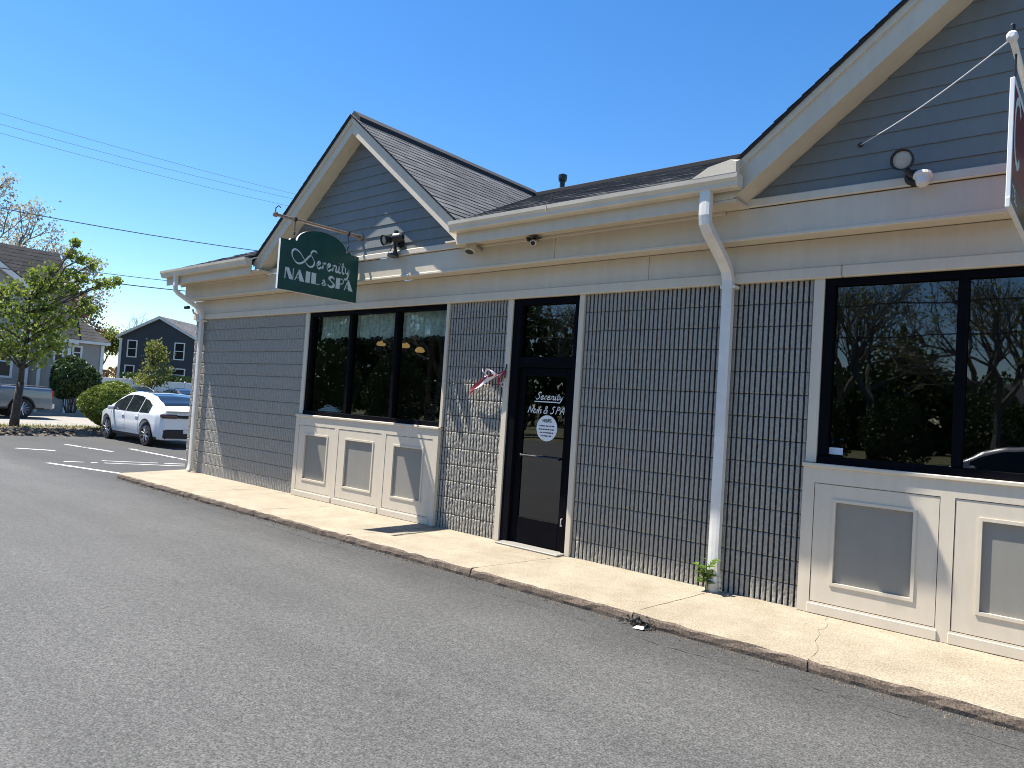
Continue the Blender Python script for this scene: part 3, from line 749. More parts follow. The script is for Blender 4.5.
def stroke(b, pts, w, T, nib=None, smooth=True, d=.0):
    """ribbon along pts; T maps (u,v)->3-D; nib angle gives thick and thin strokes"""
    P = catmull(pts) if smooth else [Vector(p) for p in pts]
    n = len(P); L = []; Rr = []
    for i in range(n):
        t = (P[min(i + 1, n - 1)] - P[max(i - 1, 0)])
        if t.length < 1e-9: t = Vector((1, 0))
        t.normalize(); nr = Vector((-t.y, t.x)); ww = w
        if nib is not None:
            ww = w * (.32 + .68 * abs(t.x * math.sin(nib) - t.y * math.cos(nib)))
        L.append(P[i] + nr * ww / 2); Rr.append(P[i] - nr * ww / 2)
    for i in range(n - 1): b.quad(T(*Rr[i]), T(*Rr[i + 1]), T(*L[i + 1]), T(*L[i]))

SCRIPT = [   # Serenity: unit = x-height 1, baseline 0
    [(2.25, 2.1), (2.0, 2.35), (1.45, 2.3), (1.2, 1.85), (1.5, 1.35), (1.85, .85), (1.75, .25), (1.2, -.05), (.6, .25), (.0, 1.0), (-.75, 1.75), (-1.5, 2.0), (-1.95, 1.6), (-1.85, .9), (-1.35, .3), (-.7, .1), (.1, .5), (.75, 1.25), (1.3, 1.75)],
    [(2.35, .45), (2.75, .65), (2.9, .95), (2.65, 1.02), (2.4, .65), (2.42, .2), (2.7, .0), (3.15, .3)],
    [(3.3, .95), (3.45, .8), (3.35, .05)], [(3.4, .6), (3.65, .95), (3.95, .9)],
    [(4.15, .45), (4.55, .65), (4.7, .95), (4.45, 1.02), (4.2, .65), (4.22, .2), (4.5, .0), (4.95, .3)],
    [(5.1, .95), (5.25, .8), (5.15, .05)], [(5.2, .6), (5.5, .95), (5.78, .9), (5.78, .5), (5.75, .1), (5.95, .05), (6.15, .25)],
    [(6.3, 1.0), (6.3, .5), (6.28, .1), (6.45, .02), (6.65, .2)], [(6.42, 1.35), (6.46, 1.42)],
    [(7.0, 1.6), (6.95, .9), (6.92, .2), (7.08, .0), (7.3, .2)], [(6.7, 1.05), (7.28, 1.08)],
    [(7.5, 1.0), (7.52, .45), (7.65, .12), (7.85, .15), (8.1, .6), (8.22, 1.0)], [(8.22, 1.0), (8.12, .2), (7.9, -.55), (7.5, -.8), (7.35, -.55)],
]
def deco(b, ch, x, T, s, h):
    """fat art-deco capitals; returns advance"""
    k = 1.0
    def fat(poly): b.face([T(x + p[0] * s, p[1] * h) for p in poly])
    th = .06
    if ch == 'N':
        fat([(.02, 1), (.34, 1), (.74, .0), (.42, 0)]); fat([(.02, 0), (.09, 0), (.09, .8), (.02, .97)]); fat([(.67, .2), (.74, .03), (.74, 1), (.67, 1)]); return .84
    if ch == 'A':
        fat([(.30, 1), (.44, 1), (.86, 0), (.46, 0), (.30, .62)]); fat([(.0, 0), (.08, 0), (.36, .86), (.31, .97)]); fat([(.14, .28), (.42, .28), (.42, .22), (.12, .22)]); return .92
    if ch == 'I':
        fat([(.02, 0), (.40, 0), (.40, 1), (.02, 1)]); return .5
    if ch == 'L':
        fat([(.02, 0), (.42, 0), (.42, 1), (.02, 1)]); fat([(.42, 0), (.74, 0), (.78, .14), (.72, .07), (.42, .07)]); return .84
    if ch == 'S':
        stroke(b, [(x + p[0] * s, p[1] * h) for p in ((.62, .80), (.48, .95), (.28, .93), (.18, .74), (.34, .56), (.56, .40), (.58, .18), (.40, .05), (.18, .08), (.06, .22))], .24 * s, T, 2.5); return .76
    if ch == 'P':
        fat([(.02, 0), (.40, 0), (.40, 1), (.02, 1)]); stroke(b, [(x + p[0] * s, p[1] * h) for p in ((.40, .97), (.62, .94), (.73, .74), (.62, .54), (.40, .50))], .07 * s, T); return .80
    if ch == '&':
        stroke(b, [(x + p[0] * s, p[1] * h) for p in ((.58, .0), (.30, .32), (.18, .50), (.28, .62), (.38, .5), (.26, .34), (.10, .18), (.2, .02), (.38, .06), (.52, .3))], .13 * s, T, 2.4); return .66
    return .3

# ------------------------------------------------------------------ hanging sign of the salon
def sign_outline(w, h, arch):
    pts = [(0, 0), (w, 0), (w, h), (w - .13, h), (w - .15, h + .03), (w - .20, h + .03), (w - .22, h + .01)]
    c = w / 2 + .01; r = w / 2 - .235
    for k in range(0, 25):
        a = math.pi * k / 24; pts.append((c + r * math.cos(a), h + .02 + arch * math.sin(a)))
    return pts + [(.22, h + .01), (.2, h + .03), (.15, h + .03), (.13, h), (0, h)]
SX, SY, SZ = -8.51, -1.54, 3.115
HS = empty('hanging_sign', 'dark green hanging sign with arched top and pale lettering on a pole', 'sign', (SX, SY, SZ))
out = sign_outline(1.265, .665, .20)
b = MB(); b.prism([(SY + u, SZ + v) for u, v in out], 'x', SX - .018, SX + .018); b.build('sign_board', M['green'], HS)
def inset(pts, d, c):
    return [(p[0] + (d if p[0] < c[0] else -d), p[1] + (d if p[1] < c[1] else -d)) for p in pts]
b = MB(); n = len(out)
for i in range(n):
    p, q = out[i], out[(i + 1) % n]
    dx, dy = q[0] - p[0], q[1] - p[1]; L = math.hypot(dx, dy)
    if L < 1e-6: continue
    nx, ny = dy / L * .006, -dx / L * .006
    b.quad((SX - .021, SY + p[0] + nx, SZ + p[1] + ny), (SX + .021, SY + p[0] + nx, SZ + p[1] + ny), (SX + .021, SY + q[0] + nx, SZ + q[1] + ny), (SX - .021, SY + q[0] + nx, SZ + q[1] + ny))
b.build('sign_edge', M['white'], HS)
for face, nm in ((1, 1), (-1, -1)):
    xf = SX + face * .0215
    T = (lambda u, v: (xf, SY + u, SZ + v)) if face > 0 else (lambda u, v: (xf, SY + 1.265 - u, SZ + v))
    b = MB(); stroke(b, [(.355 + p[0] * .092, .375 + p[1] * .094) for p in SCRIPT[0]], .027, T, 2.2); b.build('script_capital', M['letters'], HS)
    b = MB()
    for st in SCRIPT[1:]: stroke(b, [(.355 + p[0] * .092, .375 + p[1] * .094) for p in st], .027, T, 2.2)
    b.build('script_lettering', M['letters'], HS)
    b = MB(); x = .085
    for ch in 'NAIL': x += deco(b, ch, x, lambda u, v: T(u, .15 + v), .181, .152) * .181
    x += .012; x += deco(b, '&', x, lambda u, v: T(u, .155 + v), .15, .125) * .15
    for ch in 'SPA': x += deco(b, ch, x, lambda u, v: T(u, .15 + v), .181, .152) * .181
    b.build('block_lettering', M['letters'], HS)
b = MB(); b.tube([(SX, SY - .08, 4.075), (SX, S - .012, 4.085)], .021, 10); b.lathe((SX, SY - .13, 4.074), (0, 1, 0), [(0, .012), (.01, .034), (.05, .036), (.06, .024)], 12); b.build('pole', M['bronze'], HS)
b = MB(); b.lathe((SX, S - .001, 4.085), (0, -1, 0), [(0, .055), (.012, .055), (.02, .03), (.06, .026)], 14); b.build('wall_flange', M['brass'], HS)
b = MB(); b.tube([(SX, SY - .10, 4.10), (SX, SY - .10, 4.16), (SX, SY - .06, 4.20), (SX, SY - .03, 4.18)], .007, 6); b.build('end_hook', M['black_metal'], HS)
for u in (.20, 1.07):
    b = MB()
    b.tube([(SX, SY + u, SZ + .69), (SX, SY + u, 4.055)], .006, 6); b.lathe((SX, SY + u, SZ + .75), (0, 0, 1), [(0, .006), (.01, .013), (.04, .013), (.05, .006)], 8); b.box(SX - .012, SX + .012, SY + u - .022, SY + u + .022, SZ + .675, SZ + .71, .003)
    b.lathe((SX, SY + u, 4.052), (0, 0, 1), [(0, .01), (.005, .026), (.05, .026), (.055, .01)], 10)
    b.build('hanger', M['black_metal'], HS)

# red sign at the right gable
SX2 = -.548; SY2 = -1.60; SZ2 = 3.13
RS = empty('red_hanging_sign', 'dark red and black hanging sign with white edge, cut off by the right picture edge', 'sign', (SX2, SY2, SZ2))
b = MB(); b.box(SX2 - .012, SX2 + .012, SY2 + .02, SY2 + 1.26, SZ2 + .17, SZ2 + .71); b.build('red_board', M['red'], RS)
b = MB(); b.box(SX2 - .012, SX2 + .012, SY2 + .02, SY2 + 1.26, SZ2 + .01, SZ2 + .168); b.build('black_board', M['black_metal'], RS)
b = MB(); e = .0125
b.box(SX2 - e, SX2 + e, SY2 + .008, SY2 + .019, SZ2 + .03, SZ2 + .75, .003); b.box(SX2 - e, SX2 + e, SY2 + .0195, SY2 + 1.26, SZ2 + .711, SZ2 + .75, .003); b.box(SX2 - e, SX2 + e, SY2 + 1.261, SY2 + 1.285, SZ2 + .03, SZ2 + .75, .003)
b.box(SX2 - e, SX2 + e, SY2, SY2 + .0185, SZ2 - .03, SZ2 + .029, .003); b.box(SX2 - e, SX2 + e, SY2 + .019, SY2 + 1.26, SZ2 - .015, SZ2 + .009, .003)
b.build('white_edge', M['white'], RS)
b = MB(); T = lambda u, v: (SX2 + .0135, SY2 + u, SZ2 + v)
for pts in ([(.07, .12), (.14, .12)], [(.105, .12), (.105, .05)], [(.17, .12), (.17, .05)], [(.17, .118), (.225, .118)], [(.17, .086), (.215, .086)], [(.17, .052), (.225, .052)], [(.255, .12), (.255, .05)], [(.255, .052), (.31, .052)]):
    stroke(b, pts, .016, T, smooth=False)
b.build('lettering', M['white'], RS)
b = MB(); stroke(b, [(.36, .62), (.25, .68), (.12, .62), (.08, .48), (.12, .34), (.25, .28), (.36, .34)], .05, T); b.build('emblem', M['letters'], RS)
b = MB(); b.tube([(SX2, SY2 - .06, 4.08), (SX2, S - .01, 4.08)], .018, 10); b.lathe((SX2, SY2 - .12, 4.08), (0, 1, 0), [(0, .015), (.012, .028), (.05, .03), (.07, .02)], 12); b.build('pole', M['white'], RS)
for u in (.12, 1.1):
    b = MB(); b.tube([(SX2, SY2 + u, SZ2 + .75), (SX2, SY2 + u, 4.08)], .006, 6); b.build('hanger', M['black_metal'], RS)
b = MB(); b.lathe((SX2, SY2 - .08, 4.10), (0, 0, 1), [(0, .012), (.02, .016), (.05, .016), (.06, .008)], 8); b.build('end_cap', M['black_metal'], RS)
b = MB(); p, q = Vector((-1.74, S - .006, 4.14)), Vector((SX2, SY2 - .05, 4.09)); b.tube([p.lerp(q, t / 8) + Vector((0, 0, -.035 * math.sin(math.pi * t / 8))) for t in range(9)], .0038, 6); b.build('stay_cable', M['cable'], RS)
b = MB(); b.lathe((-1.74, S - .002, 4.14), (0, -1, 0), [(0, .02), (.01, .02), (.014, .008)], 8); b.build('stay_anchor', M['black_metal'], RS)

# ------------------------------------------------------------------ door lettering and hours disc (writing on the glass)
def door_T(u, v): return (u, .0555, v)
b = MB()
sc_ = .044; 
D_SER = [[(.75, 1.75), (.5, 1.95), (.1, 1.8), (.05, 1.35), (.45, 1.0), (.5, .45), (.1, .0), (-.3, .25)]] + [[(p[0] - 1.35, p[1]) for p in st] for st in SCRIPT[1:]]
for st in D_SER: stroke(b, [(-5.30 + (p[0] + .2 + .25 * p[1]) * sc_ * 1.22, 1.865 + p[1] * sc_) for p in st], .011, door_T)
stroke(b, [(-5.325, 1.838), (-4.955, 1.838)], .012, door_T, smooth=False)
NS = [[(0, 0), (.35, 1.8)], [(.35, 1.8), (1.15, 0)], [(1.15, 0), (1.55, 1.9)],
      [(2.45, .9), (2.1, 1.0), (1.8, .5), (1.95, .05), (2.3, .2), (2.5, .95), (2.45, .3), (2.7, .1)], [(3.0, 1.0), (2.9, .3), (3.1, .05)], [(3.1, 1.45), (3.13, 1.5)], [(3.65, 1.9), (3.4, .3), (3.6, .05)], [(4.35, .95), (4.0, .9), (4.1, .5), (4.3, .25), (3.95, .0)],
      [(6.3, .1), (5.5, 1.4), (5.75, 1.85), (6.0, 1.5), (5.2, .55), (5.4, .05), (5.9, .2), (6.25, .9)],
      [(8.5, 1.7), (8.0, 1.85), (7.75, 1.4), (8.15, 1.0), (8.1, .3), (7.6, .05), (7.25, .3)], [(9.0, 0), (9.4, 1.8)], [(9.2, 1.8), (9.9, 1.75), (10.0, 1.2), (9.2, .9)], [(10.3, 0), (11.2, 1.8), (11.5, 0)], [(10.6, .7), (11.4, .7)]]
for st in NS: stroke(b, [(-5.415 + (p[0] + .2 * p[1]) * .046, 1.70 + p[1] * .046) for p in st], .011, door_T)
b.build('door_lettering', M['white'], DR)
b = MB(); b.tube([(-5.115, .0558, 1.53), (-5.115, .0540, 1.53)], .152, 36); disc = b.build('hours_disc', M['paper'], DR)
b = MB()
def disc_T(u, v): return (u, .0532, v)
LT = {'H': [[(0, 0), (0, 1)], [(.6, 0), (.6, 1)], [(0, .5), (.6, .5)]], 'O': [[(0, 0), (0, 1), (.6, 1), (.6, 0), (0, 0)]], 'U': [[(0, 1), (0, 0), (.6, 0), (.6, 1)]], 'R': [[(0, 0), (0, 1), (.55, 1), (.6, .55), (0, .5)], [(.25, .5), (.6, 0)]], 'S': [[(.6, 1), (0, 1), (0, .5), (.6, .5), (.6, 0), (0, 0)]]}
x = -5.178
for ch in 'HOURS':
    for st in LT[ch]:
        for p, q in zip(st[:-1], st[1:]): stroke(b, [(x + p[0] * .028, 1.602 + p[1] * .034), (x + q[0] * .028, 1.602 + q[1] * .034)], .008, disc_T, smooth=False)
    x += .027
b.build('disc_heading', M['trim'], disc)
rr = random.Random(8)
for z, w in ((1.556, .22), (1.516, .235), (1.478, .20), (1.440, .16)):      # small print, too small to read in the photo
    x = -5.115 - w / 2; b = MB()
    while x < -5.115 + w / 2 - .01:
        l = rr.uniform(.012, .04); stroke(b, [(x, z), (min(x + l, -5.115 + w / 2), z)], .014, disc_T, smooth=False); x += l + .008
    b.build('disc_print', M['trim'], disc)

# ------------------------------------------------------------------ things inside the salon window
t = empty('curtain_valance', 'pale scalloped lace valance across the top of the left window', 'curtain', (-8.4, .24, 2.6))
b = MB(); n = 220; zt = 3.04
rr = random.Random(21); prev = None
for i in range(n + 1):
    x = -9.9 + 3.05 * i / n; y = .155 + .036 * math.sin(i * .9) + .012 * math.sin(i * .37); zb_ = 2.635 + .04 * abs(math.sin(i * .105)) + .012 * math.sin(i * 1.7)
    cur = [(x, y, zt), (x, y + .004, (zt + zb_) / 2), (x, y - .006, zb_)]
    if prev:
        for k in range(2): b.quad(prev[k], cur[k], cur[k + 1], prev[k + 1])
    prev = cur
b.build('lace', M['curtain'], t)
b = MB(); prev = None
for i in range(n + 1):
    x = -9.9 + 3.05 * i / n; y = .151 + .036 * math.sin(i * .9) + .012 * math.sin(i * .37); zb_ = 2.635 + .04 * abs(math.sin(i * .105)) + .012 * math.sin(i * 1.7)
    cur = [(x, y - .006, zb_), (x, y - .006, zb_ - .02 - .05 * abs(math.sin(i * .33)))]
    if prev: b.quad(prev[0], cur[0], cur[1], prev[1])
    prev = cur
b.build('fringe', M['dark_cloth'], t)
for lab, x, y, z in (('warm round ceiling lamp seen through the middle pane of the left window', -10.05, 1.5, 2.70), ('warm round ceiling lamp near the left edge of the right pane of the salon window', -9.40, 1.5, 2.66), ('brightest warm ceiling lamp in the right pane of the salon window', -9.02, 1.5, 2.58)):
    l = empty('ceiling_lamp', lab, 'lamp', (x, y, z), group='warm ceiling lamps inside the salon')
    b = MB(); b.lathe((x, y, z), (0, 0, 1), [(0, .06), (.02, .085), (.06, .07), (.09, .03)], 16); b.build('lamp_shade', M['lamp'], l)
    b = MB(); b.tube([(x, y, z + .09), (x, y, 3.06)], .01, 6); b.build('lamp_stem', M['black_metal'], l)
t = empty('folded_towel', 'folded white towel lying on the sill behind the left pane', 'towel', (-9.52, .16, 1.497))
b = MB()
for k in range(3):
    h = .028; z = 1.497 + k * h; b.box(-9.80 + k * .07, -9.26 - k * .06, .11 + k * .004, .2, z, z + h - .002, .012)
b.build('towel', M['paper'], t)
b = MB(); b.tube([(-9.62, .112, 1.575), (-9.56, .112, 1.60), (-9.48, .112, 1.60), (-9.40, .112, 1.575)], .008, 6); b.build('rolled_edge', M['paper'], t)
# potted plant and chair dimly seen inside
t = empty('potted_plant', 'dim leafy pot plant inside the right pane of the salon window', 'plant', (-7.45, .75, 1.2))
b = MB(); b.lathe((-7.45, .75, SW + .012), (0, 0, 1), [(0, .16), (1.05, .19), (1.06, .17)], 18); b.build('pot_stand', M['interior'], t)
b = MB(); rr = random.Random(31)
for k in range(160):
    a = rr.uniform(0, 6.28); r = rr.uniform(.02, .34); z = rr.uniform(1.2, 2.1); x, y = -7.45 + r * math.cos(a), .75 + r * .8 * math.sin(a); s_ = rr.uniform(.04, .09)
    b.quad((x, y, z), (x + s_ * math.cos(a + .7), y + s_ * math.sin(a + .7), z + s_ * .4), (x + 2 * s_ * math.cos(a), y + 2 * s_ * math.sin(a), z - s_ * .2), (x + s_ * math.cos(a - .7), y + s_ * math.sin(a - .7), z - s_ * .1))
b.build('leaves', M['leaf_dark'], t)

# ------------------------------------------------------------------ lights and cameras on the facade
def flood_head(b_body, b_lens, c, d, r=.072):
    d = Vector(d).normalized()
    b_body.lathe(c, d, [(-.085, .02), (-.075, .04), (-.04, r * .9), (.0, r), (.05, r * 1.08), (.06, r * 1.08), (.058, r * .93), (.03, r * .9)], 20)
    b_lens.lathe(Vector(c) + d * .034, d, [(0, r * .88), (.006, r * .88), (.012, r * .5), (.014, r * .45)], 20)
t = empty('twin_floodlight', 'black twin floodlight with sensor cone on the ledge under the left gable', 'floodlight', (-7.62, S - .05, 3.84))
x, y, z = -7.60, S - .13, 3.93
bb, bl = MB(), MB(); flood_head(bb, bl, (x - .13, y - .02, z), (-.15, -1, -.3), .068); bb.build('lamp_head', M['black_metal'], t, smooth=False); bl.build('lens', M['lens'], t)
bb, bl = MB(), MB(); flood_head(bb, bl, (x + .11, y - .02, z + .005), (-.93, -.3, -.12), .062); bb.build('lamp_head', M['black_metal'], t); bl.build('lens', M['lens'], t)
b = MB(); b.tube([(x - .1, y + .04, z + .03), (x, y + .06, z + .06), (x + .1, y + .04, z + .03)], .02, 8); b.tube([(x, y + .06, z + .06), (x, S - .0365, z - .02)], .03, 8); b.lathe((x, S - .001, z - .02), (0, -1, 0), [(.0, .07), (.03, .07), (.045, .04)], 16); b.lathe((x, y + .03, z + .07), (0, 0, 1), [(0, .02), (.01, .032), (.05, .032), (.06, .015)], 10); b.build('arm', M['black_metal'], t)
b = MB(); b.lathe((x, y + .02, z - .04), (0, -.1, -1), [(0, .022), (.06, .028), (.10, .04), (.17, .078), (.20, .08), (.205, .05)], 16); b.build('sensor_cone', M['black_metal'], t)
t = empty('floodlight', 'black round floodlight with white sensor on the ledge under the right gable', 'floodlight', (-1.42, S - .05, 3.84))
x, y, z = -1.375, S - .13, 3.895
bb, bl = MB(), MB(); flood_head(bb, bl, (x, y - .03, z), (.0, -1, -.22), .078); bb.build('lamp_head', M['black_metal'], t); bl.build('lens', M['lens'], t)
b = MB(); b.tube([(x, y + .02, z - .04), (x + .04, y + .05, z - .10), (x + .09, y + .06, z - .13)], .024, 8); b.lathe((x + .05, S - .001, z - .11), (0, -1, 0), [(0, .065), (.035, .065), (.05, .04)], 14); b.build('arm', M['black_metal'], t)
b = MB(); b.lathe((x + .135, y + .01, z - .115), (.05, -.25, -1), [(0, .02), (.006, .066), (.03, .070), (.04, .055), (.09, .046), (.105, .036), (.11, .01)], 18); b.build('sensor', M['white_metal'], t)
t = empty('small_floodlight', 'small grey cylinder light under the left end of the middle gutter', 'light', (-6.15, -.36, 3.68))
b = MB(); b.lathe((-6.13, -.36, 3.735), (.05, -.35, -1), [(0, .055), (.01, .065), (.12, .065), (.13, .055)], 16); b.build('housing', M['beige2'], t)
b = MB(); b.lathe((-6.13 + .0062, -.404, 3.612), (.05, -.35, -1), [(0, .052), (.004, .052)], 16); b.build('lens', M['black_metal'], t)
b = MB(); b.tube([(-6.09, -.34, 3.70), (-6.06, -.30, 3.68), (-6.06, S - .001, 3.66)], .016, 8); b.build('bracket', M['panel_grey'], t)
t = empty('security_camera', 'small pale security camera with black top under the middle gutter', 'camera', (-5.15, -.32, 3.66))
b = MB(); b.lathe((-5.16, -.35, 3.64), (.45, -.8, -.35), [(-.05, .03), (-.03, .036), (.05, .036), (.055, .028)], 14); b.build('housing', M['white_metal'], t)
b = MB(); b.lathe((-5.16 + .026, -.396, 3.62), (.45, -.8, -.35), [(0.005, .026), (.012, .026), (.014, .01)], 12); b.build('lens', M['black_metal'], t)
b = MB(); b.box(-5.24, -5.09, -.40, -.30, 3.685, 3.70, .004); b.tube([(-5.16, -.34, 3.69), (-5.17, -.28, 3.70), (-5.17, S - .001, 3.70)], .014, 8); b.lathe((-5.22, -.37, 3.685), (0, 0, 1), [(-.03, .018), (-.02, .025), (.0, .025)], 10); b.build('mount', M['black_metal'], t)
t = empty('corner_camera', 'small dark camera sticking out beside the left downspout bend', 'camera', (-13.88, -.1, 3.28))
b = MB(); b.lathe((-13.90, -.18, 3.30), (-.9, -.35, -.05), [(0, .025), (.02, .035), (.11, .03), (.12, .02)], 12); b.build('housing', M['black_metal'], t)
b = MB(); b.tube([(-13.88, -.12, 3.27), (-13.87, -.1, 3.20), (-13.86, -.04, 3.17)], .02, 8); b.build('mount', M['beige2'], t)

# ribbon streamer on the wall by the door
t = empty('ribbon_streamer', 'red and white ribbon streamer blowing from a hook beside the door', 'ribbon', (-5.73, -.04, 2.17))
def ribbon(pts, w, twist, seed):
    b = MB(); P = [Vector(p) for p in pts]; n = 40; Q = []
    for i in range(n + 1):
        f = i / n * (len(P) - 1); k = min(int(f), len(P) - 2); tt = f - k
        p0, p1, p2, p3 = P[max(0, k - 1)], P[k], P[k + 1], P[min(len(P) - 1, k + 2)]
        Q.append(.5 * ((2 * p1) + (p2 - p0) * tt + (2 * p0 - 5 * p1 + 4 * p2 - p3) * tt * tt + (3 * p1 - p0 - 3 * p2 + p3) * tt ** 3))
    prev = None
    for i, q in enumerate(Q):
        a = twist * i / n + seed; d = Vector((.15 * math.cos(a), math.sin(a) * .6, math.cos(a))) * w / 2
        cur = (q + d, q - d)
        if prev: b.quad(prev[0], prev[1], cur[1], cur[0])
        prev = cur
    return b
ribbon([(-5.72, -.05, 2.17), (-5.82, -.08, 2.13), (-5.98, -.10, 2.06), (-6.12, -.09, 1.98), (-6.28, -.06, 1.92)], .055, 5, .2).build('white_tail', M['rib_white'], t)
ribbon([(-5.72, -.045, 2.16), (-5.84, -.07, 2.15), (-5.97, -.09, 2.10), (-6.13, -.08, 2.01), (-6.3, -.05, 1.91)], .075, 2.4, .7).build('red_tail', M['rib_red'], t)
ribbon([(-5.72, -.045, 2.18), (-5.76, -.10, 2.12), (-5.79, -.09, 2.05), (-5.82, -.07, 2.0)], .08, 3, 0).build('red_tail', M['rib_red'], t)
ribbon([(-5.86, -.08, 2.13), (-5.92, -.11, 2.19), (-5.99, -.10, 2.19), (-6.02, -.09, 2.13), (-5.95, -.10, 2.10), (-6.04, -.1, 2.17), (-6.08, -.08, 2.20)], .045, 6, .5).build('white_bow', M['rib_white'], t)
b = MB(); b.tube([(-5.725, -.028, 2.27), (-5.725, -.045, 2.2), (-5.725, -.05, 2.10)], .009, 6); b.build('hook', M['black_metal'], t)
b = MB(); b.tube([(-5.75 + .03 * math.cos(a * .52), -.05, 2.02 + .03 * math.sin(a * .52)) for a in range(13)], .005, 6); b.build('ring', M['rib_white'], t)

# weed by the downspout, paper litter and a dark hole at the kerb joint
t = empty('weed', 'bright green weed growing at the foot of the right downspout', 'weed', (-2.98, -.13, SW))
b = MB(); rr = random.Random(17); st = MB()
for s_ in range(4):
    x0, y0 = -2.945 + rr.uniform(-.01, .01), -.13 + rr.uniform(-.015, .015); dx, dy, h = rr.uniform(-.09, .05), rr.uniform(-.08, .0), rr.uniform(.18, .33)
    pts = [(x0 + dx * f * f, y0 + dy * f, SW + h * f) for f in (0, .35, .7, 1)]; st.tube(pts, [.005, .004, .003, .002], 5)
    for k in range(11):
        f = rr.uniform(.25, 1.02); px, py, pz = x0 + dx * f * f, y0 + dy * f, SW + h * f; a = rr.uniform(0, 6.28); l = rr.uniform(.045, .085)
        ca, sa = math.cos(a), math.sin(a)
        b.quad((px, py, pz), (px + l * .6 * ca - l * .35 * sa, py + l * .6 * sa + l * .35 * ca, pz + l * .35), (px + l * 1.2 * ca, py + l * 1.2 * sa, pz + l * .1), (px + l * .6 * ca + l * .35 * sa, py + l * .6 * sa - l * .35 * ca, pz + l * .3))
b.build('leaves', M['weed'], t); st.build('stem', M['weed'], t)
t = empty('kerb_hole_litter', 'black scrap standing in for a dark hole in the broken kerb joint, with a white paper bit', 'litter', (-2.9, -1.42, GZ))
b = MB(); rr = random.Random(6)
for k in range(90):
    x, y, z = rr.uniform(-3.06, -2.82), rr.uniform(-1.46, -1.37), GZ + rr.uniform(.006, .08); s_ = rr.uniform(.015, .04); v = [Vector((rr.uniform(-1, 1), rr.uniform(-1, 1), rr.uniform(-.6, .6))) * s_ + Vector((x, y, max(z, GZ + .03))) for _ in range(3)]
    b.tri(*v)
b.build('dark_hole_film', M['litter'], t)  # black colour stands in for the shade inside the kerb hole
b = MB(); b.quad((-2.93, -1.50, GZ + .008), (-2.84, -1.49, GZ + .012), (-2.85, -1.455, GZ + .03), (-2.92, -1.46, GZ + .02)); b.build('paper_bit', M['paper'], t)
# small gravel along the foot of the kerb
b = MB(); rr = random.Random(44)
for k in range(1500):
    x = rr.uniform(-13.5, .8); y = -1.375 - abs(rr.gauss(0, .05)); s_ = rr.uniform(.003, .010); z = GZ
    b.face([(x - s_, y, z), (x, y - s_, z), (x, y, z + s_ * 1.3)]); b.face([(x, y - s_, z), (x + s_, y, z), (x, y, z + s_ * 1.3)]); b.face([(x + s_, y, z), (x, y + s_, z), (x, y, z + s_ * 1.3)])
o = b.build('gravel', M['dirt']); o['kind'] = 'stuff'; o['label'] = 'loose grit gathered along the foot of the kerb'; o['category'] = 'gravel'

# ------------------------------------------------------------------ vegetation
def limb(b, p, q, r0, r1, rr, wob=.08, n=5, sides=6):
    p, q = Vector(p), Vector(q); L = (q - p).length
    pts = [p.lerp(q, i / n) + (Vector((rr.uniform(-1, 1), rr.uniform(-1, 1), rr.uniform(-1, 1))) * wob * L * .5 if 0 < i < n else Vector()) for i in range(n + 1)]
    b.tube(pts, [r0 + (r1 - r0) * i / n for i in range(n + 1)], sides); return pts
def leaf(b, c, s_, rr):
    a = Vector((rr.gauss(0, 1), rr.gauss(0, 1), rr.gauss(0, .6))).normalized(); d = a.orthogonal().normalized()
    d = (Matrix.Rotation(rr.uniform(0, 6.28), 3, a) @ d); c = Vector(c); w = a.cross(d) * s_ * .42
    b.quad(c - d * s_ * .5, c + w - d * .08 * s_ + a * .06 * s_, c + d * s_ * .5, c - w - d * .08 * s_ + a * .06 * s_)

def clump_tree(name, label, cat, base, trunk_h, r0, clumps, leafm, barkm, seed, leaf_s, per, group=None, lean=(0, 0), fill=1.):
    """clumps: (dx,dy,z,radius) relative to base; a limb reaches every clump"""
    rr = random.Random(seed); t = empty(name, label, cat, base, group=group)
    B = Vector(base); tb = MB(); lb = MB()
    fork = B + Vector((lean[0], lean[1], trunk_h)); 
    pts = [B + Vector((0, 0, -.1)), B + Vector((lean[0] * .2, lean[1] * .2, trunk_h * .3)), B + Vector((lean[0] * .6, lean[1] * .6, trunk_h * .7)), fork]
    tb.tube(pts, [r0 * 1.25, r0, r0 * .9, r0 * .8], 10)
    hi = max(c[2] for c in clumps); top = B + Vector((lean[0] * 1.6, lean[1] * 1.6, trunk_h + (hi - trunk_h) * .55)); leader = limb(tb, fork, top, r0 * .75, r0 * .22, rr, .05, 6)
    for dx, dy, z, r in clumps:
        c = B + Vector((dx, dy, z)); k = min(range(len(leader)), key=lambda i: abs(leader[i].z - (z - .55 * math.hypot(dx, dy) - .2)))
        lp = limb(tb, leader[k], c, r0 * .3, .012 + r0 * .04, rr, .12, 4, 5)
        for _ in range(5):
            v = Vector((rr.gauss(0, 1), rr.gauss(0, 1), rr.gauss(0, .8))).normalized() * r * rr.uniform(.5, .95); tw = limb(tb, lp[-2].lerp(c, rr.random()), c + v, .014, .005, rr, .1, 2, 4)
            for q in range(int(per * fill / (9 if r > .3 else 15))):
                leaf(lb, tw[-1] + Vector((rr.gauss(0, 1), rr.gauss(0, 1), rr.gauss(0, .8))) * r * .42, leaf_s * rr.uniform(.6, 1.25), rr)
        for _ in range(int(per / 2 if r > .3 else per / 5)):
            v = Vector((rr.gauss(0, 1), rr.gauss(0, 1), rr.gauss(0, .8))).normalized() * r * (rr.random() ** .45); leaf(lb, c + v, leaf_s * rr.uniform(.6, 1.25), rr)
    lb.build('crown', leafm, t); tb.build('trunk', barkm, t, smooth=True)
    return t

